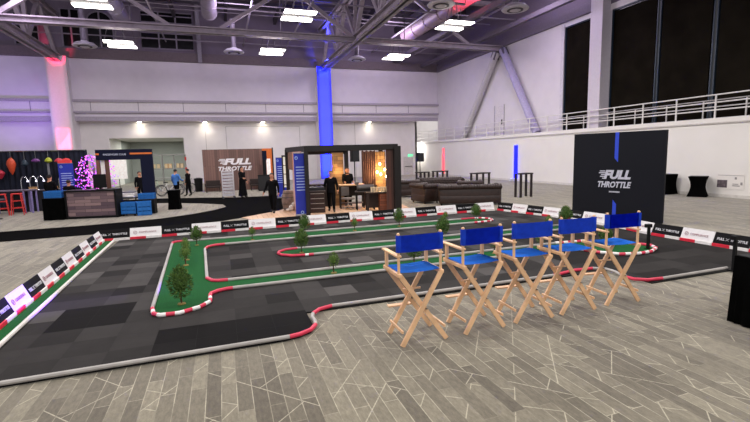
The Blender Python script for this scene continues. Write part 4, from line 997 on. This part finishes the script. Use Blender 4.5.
def bike(label, x, y, rz, c):
    b = thing('bicycle', label, 'bicycle', (x, y, 0), rz, 'bicycles in the store room'); FM = M(c, .4)
    for wx in (-.52, .52):
        m = MB().tube([(wx+.33*math.cos(a*PI/12), 0, .345+.33*math.sin(a*PI/12)) for a in range(24)], .022, 6, closed=True)
        for a in range(8): m.tube([(wx, 0, .345), (wx+.32*math.cos(a*PI/4), 0, .345+.32*math.sin(a*PI/4))], .004, 3)
        m.build('wheel', M('#26262a', .6), b)
    MB().tube([(-.52, 0, .345), (-.1, 0, .3), (.33, 0, .72), (-.2, 0, .75), (-.52, 0, .345)], .02, 6).tube([(-.1, 0, .3), (-.22, 0, .85)], .02, 6).tube([(.52, 0, .345), (.36, 0, .7), (.31, 0, .95)], .02, 6).build('frame', FM, b)
    MB().tube([(.22, -.28, 1.0), (.33, -.2, .98), (.31, 0, .96), (.33, .2, .98), (.22, .28, 1.0)], .015, 6).build('handlebar', BLACK, b)
    MB().box(-.36, -.1, -.06, .06, .85, .9, bev=.02).build('saddle', BLACK, b)
bike('pale green bicycle at left in the store room opening', -4.3, 31.5, .2, '#a9c2ac'); bike('white bicycle left of the person in the blue shirt', -3.2, 31.0, .5, '#c9c9c4'); bike('dark grey bicycle right behind the person in black suit', -2.3, 32.0, .9, '#55565a')
#@@BACK_END

# ================================================================== PEOPLE
def person(name_label, loc, rz, top, bottom, hair, h=1.7, arms=((0, 0), (0, 0)), stride=.12, longhair=False, skirt=False, cap=None, skin=SKIN, head=(0, 0), holds=None):
    """faces -y in local space; arms = (forward, outward) reach of each hand, right then left"""
    k = h/1.7
    J = {}; E = []
    def j(n, p, r): J[n] = (Vector(p)*k, r*k*(1.28 if not n.startswith(('head', 'pm', 'neck')) else 1.12))
    j('pelvis', (0, 0, .93), .135); j('waist', (0, -.01, 1.08), .122); j('chest', (0, 0, 1.27), .14); j('shoulders', (0, .01, 1.38), .105); j('neck', (0, 0, 1.45), .052)
    j('head0', (head[0]*.3, -.01+head[1]*.3, 1.53), .068); j('head1', (head[0], -.01+head[1], 1.62), .092); j('head2', (head[0], .0+head[1], 1.705), .07)
    E += [('pelvis', 'waist'), ('waist', 'chest'), ('chest', 'shoulders'), ('shoulders', 'neck'), ('neck', 'head0'), ('head0', 'head1'), ('head1', 'head2')]
    for i, s in enumerate((-1, 1)):
        fw = stride*s
        j('hip%d' % i, (s*.09, 0, .88), .095); j('knee%d' % i, (s*.1, -fw*.55-.02, .48), .062); j('ankle%d' % i, (s*.1, -fw, .09), .042); j('toe%d' % i, (s*.12, -fw-.17, .035), .035)
        E += [('pelvis', 'hip%d' % i), ('hip%d' % i, 'knee%d' % i), ('knee%d' % i, 'ankle%d' % i), ('ankle%d' % i, 'toe%d' % i)]
        f, o = arms[i]
        j('sh%d' % i, (s*.185, .01, 1.37), .062); el = Vector((s*(.235+o*.5), .03-f*.25, 1.1)); hd = Vector((s*(.23+o), -f, .86+abs(f)*.55))
        d = hd-el; d = d.normalized()*.25
        j('el%d' % i, el, .043); j('wr%d' % i, el+d, .031); j('pm%d' % i, el+d*1.3, .036)
        E += [('shoulders', 'sh%d' % i), ('sh%d' % i, 'el%d' % i), ('el%d' % i, 'wr%d' % i), ('wr%d' % i, 'pm%d' % i)]
    names = list(J)
    me = bpy.data.meshes.new('person_cage'); me.from_pydata([J[n][0] for n in names], [(names.index(a), names.index(b)) for a, b in E], [])
    o = bpy.data.objects.new('person_cage', me); COL.objects.link(o)
    o.modifiers.new('s', 'SKIN'); sd = o.modifiers.new('d', 'SUBSURF'); sd.levels = 2; sd.render_levels = 2
    for n, sv in zip(names, me.skin_vertices[0].data):
        r = J[n][1]; sv.radius = (r*1.15, r*.85) if n in ('chest', 'waist', 'shoulders', 'pelvis') else (r, r); sv.use_root = (n == 'pelvis')
    dg = bpy.context.evaluated_depsgraph_get(); dg.update()
    bme = bpy.data.meshes.new_from_object(o.evaluated_get(dg)); bpy.data.objects.remove(o)
    bm = bmesh.new(); bm.from_mesh(bme)
    def seg(p, a, b):
        a, b = J[a][0], J[b][0]; t = max(0, min(1, (p-a).dot(b-a)/max(1e-9, (b-a).length_squared))); return (p-(a+(b-a)*t)).length
    for f in bm.faces:
        c = f.calc_center_median(); e = min(E, key=lambda q: seg(c, *q)); n = e[1]
        f.material_index = 0 if n.startswith(('head', 'neck', 'pm')) or (n.startswith('wr') and False) else 2 if n.startswith(('hip', 'knee', 'ankle')) else 3 if n.startswith('toe') else 1
        if n.startswith('neck') and c.z < 1.40*k: f.material_index = 1
    mb = MB(); mb.bm.free(); mb.bm = bm
    mb.mi = 0
    for i, s in enumerate((-1, 1)):               # fingers and thumb
        pm, wr = J['pm%d' % i][0], J['wr%d' % i][0]; d = (pm-wr).normalized(); sd_ = d.cross(Vector((s, 0, 0))).normalized(); inn = Vector((-s, 0, 0))
        for q, L in zip((-1.5, -.5, .5, 1.5), (.062, .075, .07, .055)):
            b0 = pm+d*.015*k+sd_*q*.019*k; mb.tube([b0, b0+d*L*.5*k+inn*.004*k, b0+d*L*.9*k+inn*.022*k], [.0095*k, .009*k, .007*k], 6)
        t0 = wr+d*.02*k+sd_*.028*k; mb.tube([t0, t0+sd_*.025*k+d*.03*k, t0+sd_*.03*k+d*.06*k+inn*.01*k], [.011*k, .01*k, .008*k], 6)
    hc = J['head1'][0]
    mb.ball(hc+Vector((0, -.088, -.025))*k, .013*k, .02*k, .022*k, 1)
    for s in (-1, 1): mb.ball(hc+Vector((s*.087, .01, -.02))*k, .012*k, .022*k, .03*k, 1)
    bme2 = mb.mesh('person_body', True)
    P = thing('person', name_label, 'person', loc, rz)
    put('body', bme2, [skin, top, bottom, M('#17130f', .5)], P)
    m = MB()
    for s in (-1, 1): m.ball(hc+Vector((s*.034, -.08, .0))*k, .012*k, .008*k, .008*k, 1)
    m.build('eyes', M('#1a1210', .3), P)
    MB().box(-.026*k, .026*k, -.006*k, .006*k, -.005*k, .005*k).build('mouth', M('#7a3a35', .5), P, hc+Vector((0, -.084, -.058))*k)
    m = MB(); b = m.bm; m.ball(hc+Vector((0, .018, .03))*k, .097*k, .1*k, .09*k, 3)
    for v in list(b.verts):
        q = (v.co-hc)/k
        if q.y < -.045 and q.z < .045: b.verts.remove(v)
    if longhair: m.tube([hc+Vector((0, .07, .0))*k, hc+Vector((0, .095, -.12))*k, hc+Vector((0, .09, -.3))*k], [.085*k, .085*k, .05*k], 10)
    m.build('hair', hair, P, smooth=True)
    if cap is not None: MB().lathe([(.102*k, 0), (.1*k, .05*k), (.06*k, .085*k), (.01, .09*k)], tuple(hc+Vector((0, .01, .03))*k), 14).build('cap', cap, P, smooth=True)
    if skirt: MB().lathe([(.25*k, .12*k), (.2*k, .5*k), (.17*k, .9*k), (.15*k, 1.05*k)], n=18).build('skirt', bottom, P, smooth=True)
    else: MB().lathe([(.165*k, .8*k), (.16*k, .92*k), (.148*k, 1.04*k)], n=18).build('jacket_hem', top, P, smooth=True)
    return P
DKC = M('#0b0b0d', .9, var=.2, spec=.1); DKP = M('#08080a', .9, var=.2, spec=.1); SHIRT = M('#3e6fb0', .8, var=.1)
person('person in a long black dress with dark hair, one hand on the wire cart', (1.08, 26.5, .008), .9, DKC, DKP, HAIR, 1.78, ((.42, .12), (.1, 0)), .05, True, True)
person('person in black suit walking beside the barrel, hair tied back', (1.94, 18.65, .008), -.45, DKC, DKP, HAIR, 1.62, ((.1, .12), (.05, .05)), .16)
person('person in black uniform striding across the timber booth floor', (4.2, 17.7, .02), -.25, DKC, DKP, M('#5a3a26', .7), 1.66, ((.05, .06), (.12, .04)), .24)
person('person in black with long dark hair leaning over pale work table', (5.36, 19.3, .02), -.1, DKC, DKP, HAIR, 1.72, ((.4, -.05), (.42, -.05)), .04, True, head=(-.02, -.06))
person('person in light blue shirt and dark trousers at store room opening', (-2.62, 28.9, 0), 2.6, SHIRT, DKP, HAIR, 1.7, ((.3, .05), (.1, .05)), .08)
person('person in black suit standing right of the blue shirted person', (-2.02, 29.9, 0), -1.9, DKC, DKP, HAIR, 1.68, ((.28, .0), (.05, .04)), .1)
person('person in black with dark cap standing at craft counter', (-7.35, 23.6, 0), PI*.9, DKC, DKP, HAIR, 1.74, ((.25, 0), (.2, 0)), .05, cap=BLACK)
person('person with dark hair bending behind the plank counter, seen from back', (-6.35, 22.6, 0), PI, DKC, DKP, HAIR, 1.52, ((.3, 0), (.3, 0)), .04)
person('person in purple-lit clothes behind the printer inside navy arch', (-6.05, 26.2, 0), .2, M('#3b2552', .8), DKP, HAIR, 1.45, ((.2, 0), (.2, 0)), .05)  # purple light on this figure is put into the clothes colour
person('person in dark clothes standing just left of the navy arch post', (-4.25, 27.0, 0), .4, DKC, DKP, HAIR, 1.68, ((.05, .02), (.05, .02)), .05)

# ================================================================== WALL WASHERS AND LIGHTS
def uplight(label, loc, rz):
    u = thing('uplight', label, 'lamp', loc, rz, 'floor uplights')
    MB().box(-.14, .14, -.12, .12, .01, .2, bev=.02).build('lamp_body', M('#c9c9cc', .5), u); MB().lathe([(.08, .2), (.08, .215)], n=12).build('lens', M('#9fb0ff', .3, emit=2), u)
uplight('small floor uplight below the blue glowing wall strip', (20.9, 28.5, 0), 0)
uplight('small floor uplight below the pink glowing wall strip', (20.9, 40.2, 0), 0)
def strip(name, loc, e, c, w, h, aim, spread):
    o = lamp('AREA', name, loc, e, c, aim, shape='RECTANGLE', size=w, size_y=h); o.data.spread = spread; return o
def lamp(kind, name, loc, energy, color=(1, 1, 1), aim=None, **kw):
    l = bpy.data.lights.new(name, kind); l.energy = energy; l.color = color
    for a, b in kw.items(): setattr(l, a, b)
    o = bpy.data.objects.new(name, l); COL.objects.link(o); o.location = loc
    if aim is not None: o.rotation_euler = (Vector(aim)-Vector(loc)).to_track_quat('-Z', 'Y').to_euler()
    return o
for x in (-5.3, 3.9, 13.1):
    for y in (-1, 7.4, 15.7, 23.9, 32.2):
        lamp('AREA', 'high_bay_lamp', (x, y, 9.42), 430, (1, .96, .93), (x, y, 0), shape='RECTANGLE', size=1.9, size_y=1.2)
BLU_ = (.04, .05, 1); REDC = (1, .08, .18)
strip('blue_column_lamp', (9.78, 41.9, 5.6), 330, BLU_, 1.0, 9.6, (9.78, 43, 5.6), .7)
strip('blue_column_lamp', (9.78, 41.9, 1.6), 260, (.0, .02, 1), .9, 2.6, (9.78, 43, 1.6), .7)
strip('blue_column_lamp', (9.78, 41.9, 10.1), 120, (.0, .02, 1), .9, .7, (9.78, 43, 10.1), .7)
lamp('SPOT', 'blue_chord_lamp', (9.75, 40.0, 8.6), 1500, (.0, .02, 1), (9.75, 42.0, 10.6), spot_size=.7, spot_blend=.9, shadow_soft_size=.1)
strip('red_column_lamp', (-11.9, 41.9, 5.6), 12, (1, .25, .4), 1.1, 9.6, (-11.9, 43, 5.6), .7)
strip('red_column_lamp', (-11.9, 41.9, 4.2), 26, (1, .1, .25), .9, 1.6, (-11.9, 43, 4.2), .7)
lamp('SPOT', 'red_chord_lamp', (-11.75, 40.2, 8.8), 1500, (1, .02, .1), (-11.75, 42.0, 10.6), spot_size=.7, spot_blend=.9, shadow_soft_size=.1)
for lb, y, c, h0, h1, e in (('tall glowing strip standing in for blue uplight on the right wall', 28.5, '#0a12ff', .22, 2.72, 2.6), ('slim glowing strip standing in for pink uplight on the right wall', 40.2, '#ff5a68', .22, 2.75, .9)):
    t = thing('wall_glow_strip', lb, 'uplight stand-in', (21.3, y, h0))  # glowing strips added in place of coloured uplight on the plain wall
    MB().box(-.05, -.005, -.21, .21, 0, h1-h0, bev=.01).build('glowing_bar', M(c, .5, var=.02, emit=e, name='uplight_glow'), t)
    MB().box(-.07, -.005, -.2, .2, h1-h0, h1-h0+.12).build('bar_cap', M('#dcdad9', .6), t)
lamp('AREA', 'blue_wall_lamp', (21.1, 28.5, 1.2), 12, (.0, .0, 1), (21.3, 28.5, 1.2), shape='RECTANGLE', size=.3, size_y=2.0)
lamp('AREA', 'pink_wall_lamp', (21.1, 40.2, 1.2), 5, (1, .05, .1), (21.3, 40.2, 1.2), shape='RECTANGLE', size=.3, size_y=2.0)
lamp('SPOT', 'red_duct_lamp', (14.5, 24, 9.7), 5000, (1, .05, .1), (16.0, 27, 13.2), spot_size=.9, spot_blend=.9, shadow_soft_size=.2)
lamp('SPOT', 'blue_truss_lamp', (9.0, 40, 9.5), 9000, BLU_, (9.0, 39, 14.5), spot_size=1.0, spot_blend=.9, shadow_soft_size=.2)
lamp('SPOT', 'violet_board_lamp', (10.3, 10.2, 1.6), 34000, (.2, .06, 1), (-3.25, 8.15, .36), spot_size=.12, spot_blend=.9, shadow_soft_size=.1)
for x, y in ((-10, 30), (2, 32), (14, 36), (18, 24), (-4, 18), (8, 14)):
    lamp('POINT', 'violet_ceiling_fill', (x, y, 12.0), 800, (.88, .76, 1), shadow_soft_size=1.0)  # unseen fill points added to brighten and tint the roof zone
lamp('SPOT', 'violet_wall_lamp', (-14, 38, 3.2), 900, (.35, .15, 1), (-15, 43.2, 6.5), spot_size=1.4, spot_blend=.9)
for x in (-6.52, -1.14, 4.0, 14.7):
    lamp('SPOT', 'downlight_lamp', (x, 43.6, 5.58), 70, (1, .9, .75), (x, 44.0, 0), spot_size=2.2, spot_blend=1.0, shadow_soft_size=.08)
lamp('AREA', 'storeroom_lamp', (-6, 49, 4.15), 260, (.95, 1, .95), (-6, 49, 0), shape='RECTANGLE', size=3, size_y=4)
lamp('POINT', 'booth_bulb_lamp', (6.5, 18.3, 1.55), 110, (1, .62, .28), shadow_soft_size=.1)
lamp('POINT', 'booth_bulb_lamp', (4.95, 19.3, 1.6), 14, (1, .62, .28), shadow_soft_size=.1)
lamp('AREA', 'booth_lamp', (4.9, 18.0, 2.5), 16, (1, .85, .7), (4.9, 18, 0), shape='RECTANGLE', size=2.5, size_y=2)
lamp('POINT', 'recess_fill', (20.75, 45.6, 2.6), 120, (1, .97, .95), shadow_soft_size=.3)  # unseen fill added to brighten the dark gap beside the back wall
lamp('POINT', 'recess_fill', (24, 46, 6), 120, (1, .97, .95), shadow_soft_size=.5)  # second added fill, brightens the far wall above the mezzanine
lamp('POINT', 'blossom_lamp', (-5.5, 22.6, 1.8), 25, (.85, .25, 1), shadow_soft_size=.3)
wd = bpy.data.worlds.new('World'); S.world = wd; wd.use_nodes = True
bg = wd.node_tree.nodes['Background']; bg.inputs['Color'].default_value = (.95, .92, .95, 1); bg.inputs['Strength'].default_value = .8

# ================================================================== CAMERA
cd = bpy.data.cameras.new('camera'); cam = bpy.data.objects.new('camera', cd); COL.objects.link(cam); S.camera = cam
cd.sensor_width = 36; cd.lens = 36*441/750; cd.clip_end = 200
pitch, yaw, roll = math.atan(57/441), math.atan(153/445), math.atan(.0254)
fw_ = Vector((math.sin(yaw)*math.cos(pitch), math.cos(yaw)*math.cos(pitch), -math.sin(pitch))); r0 = Vector((math.cos(yaw), -math.sin(yaw), 0)); u0_ = r0.cross(fw_)
rr = r0*math.cos(roll)-u0_*math.sin(roll); uu = u0_*math.cos(roll)+r0*math.sin(roll)
mw = Matrix((rr, uu, -fw_)).transposed().to_4x4(); mw.translation = (0, 0, 2.33); cam.matrix_world = mw
S.view_settings.view_transform = 'Standard'; S.view_settings.look = 'None'; S.view_settings.exposure = .08
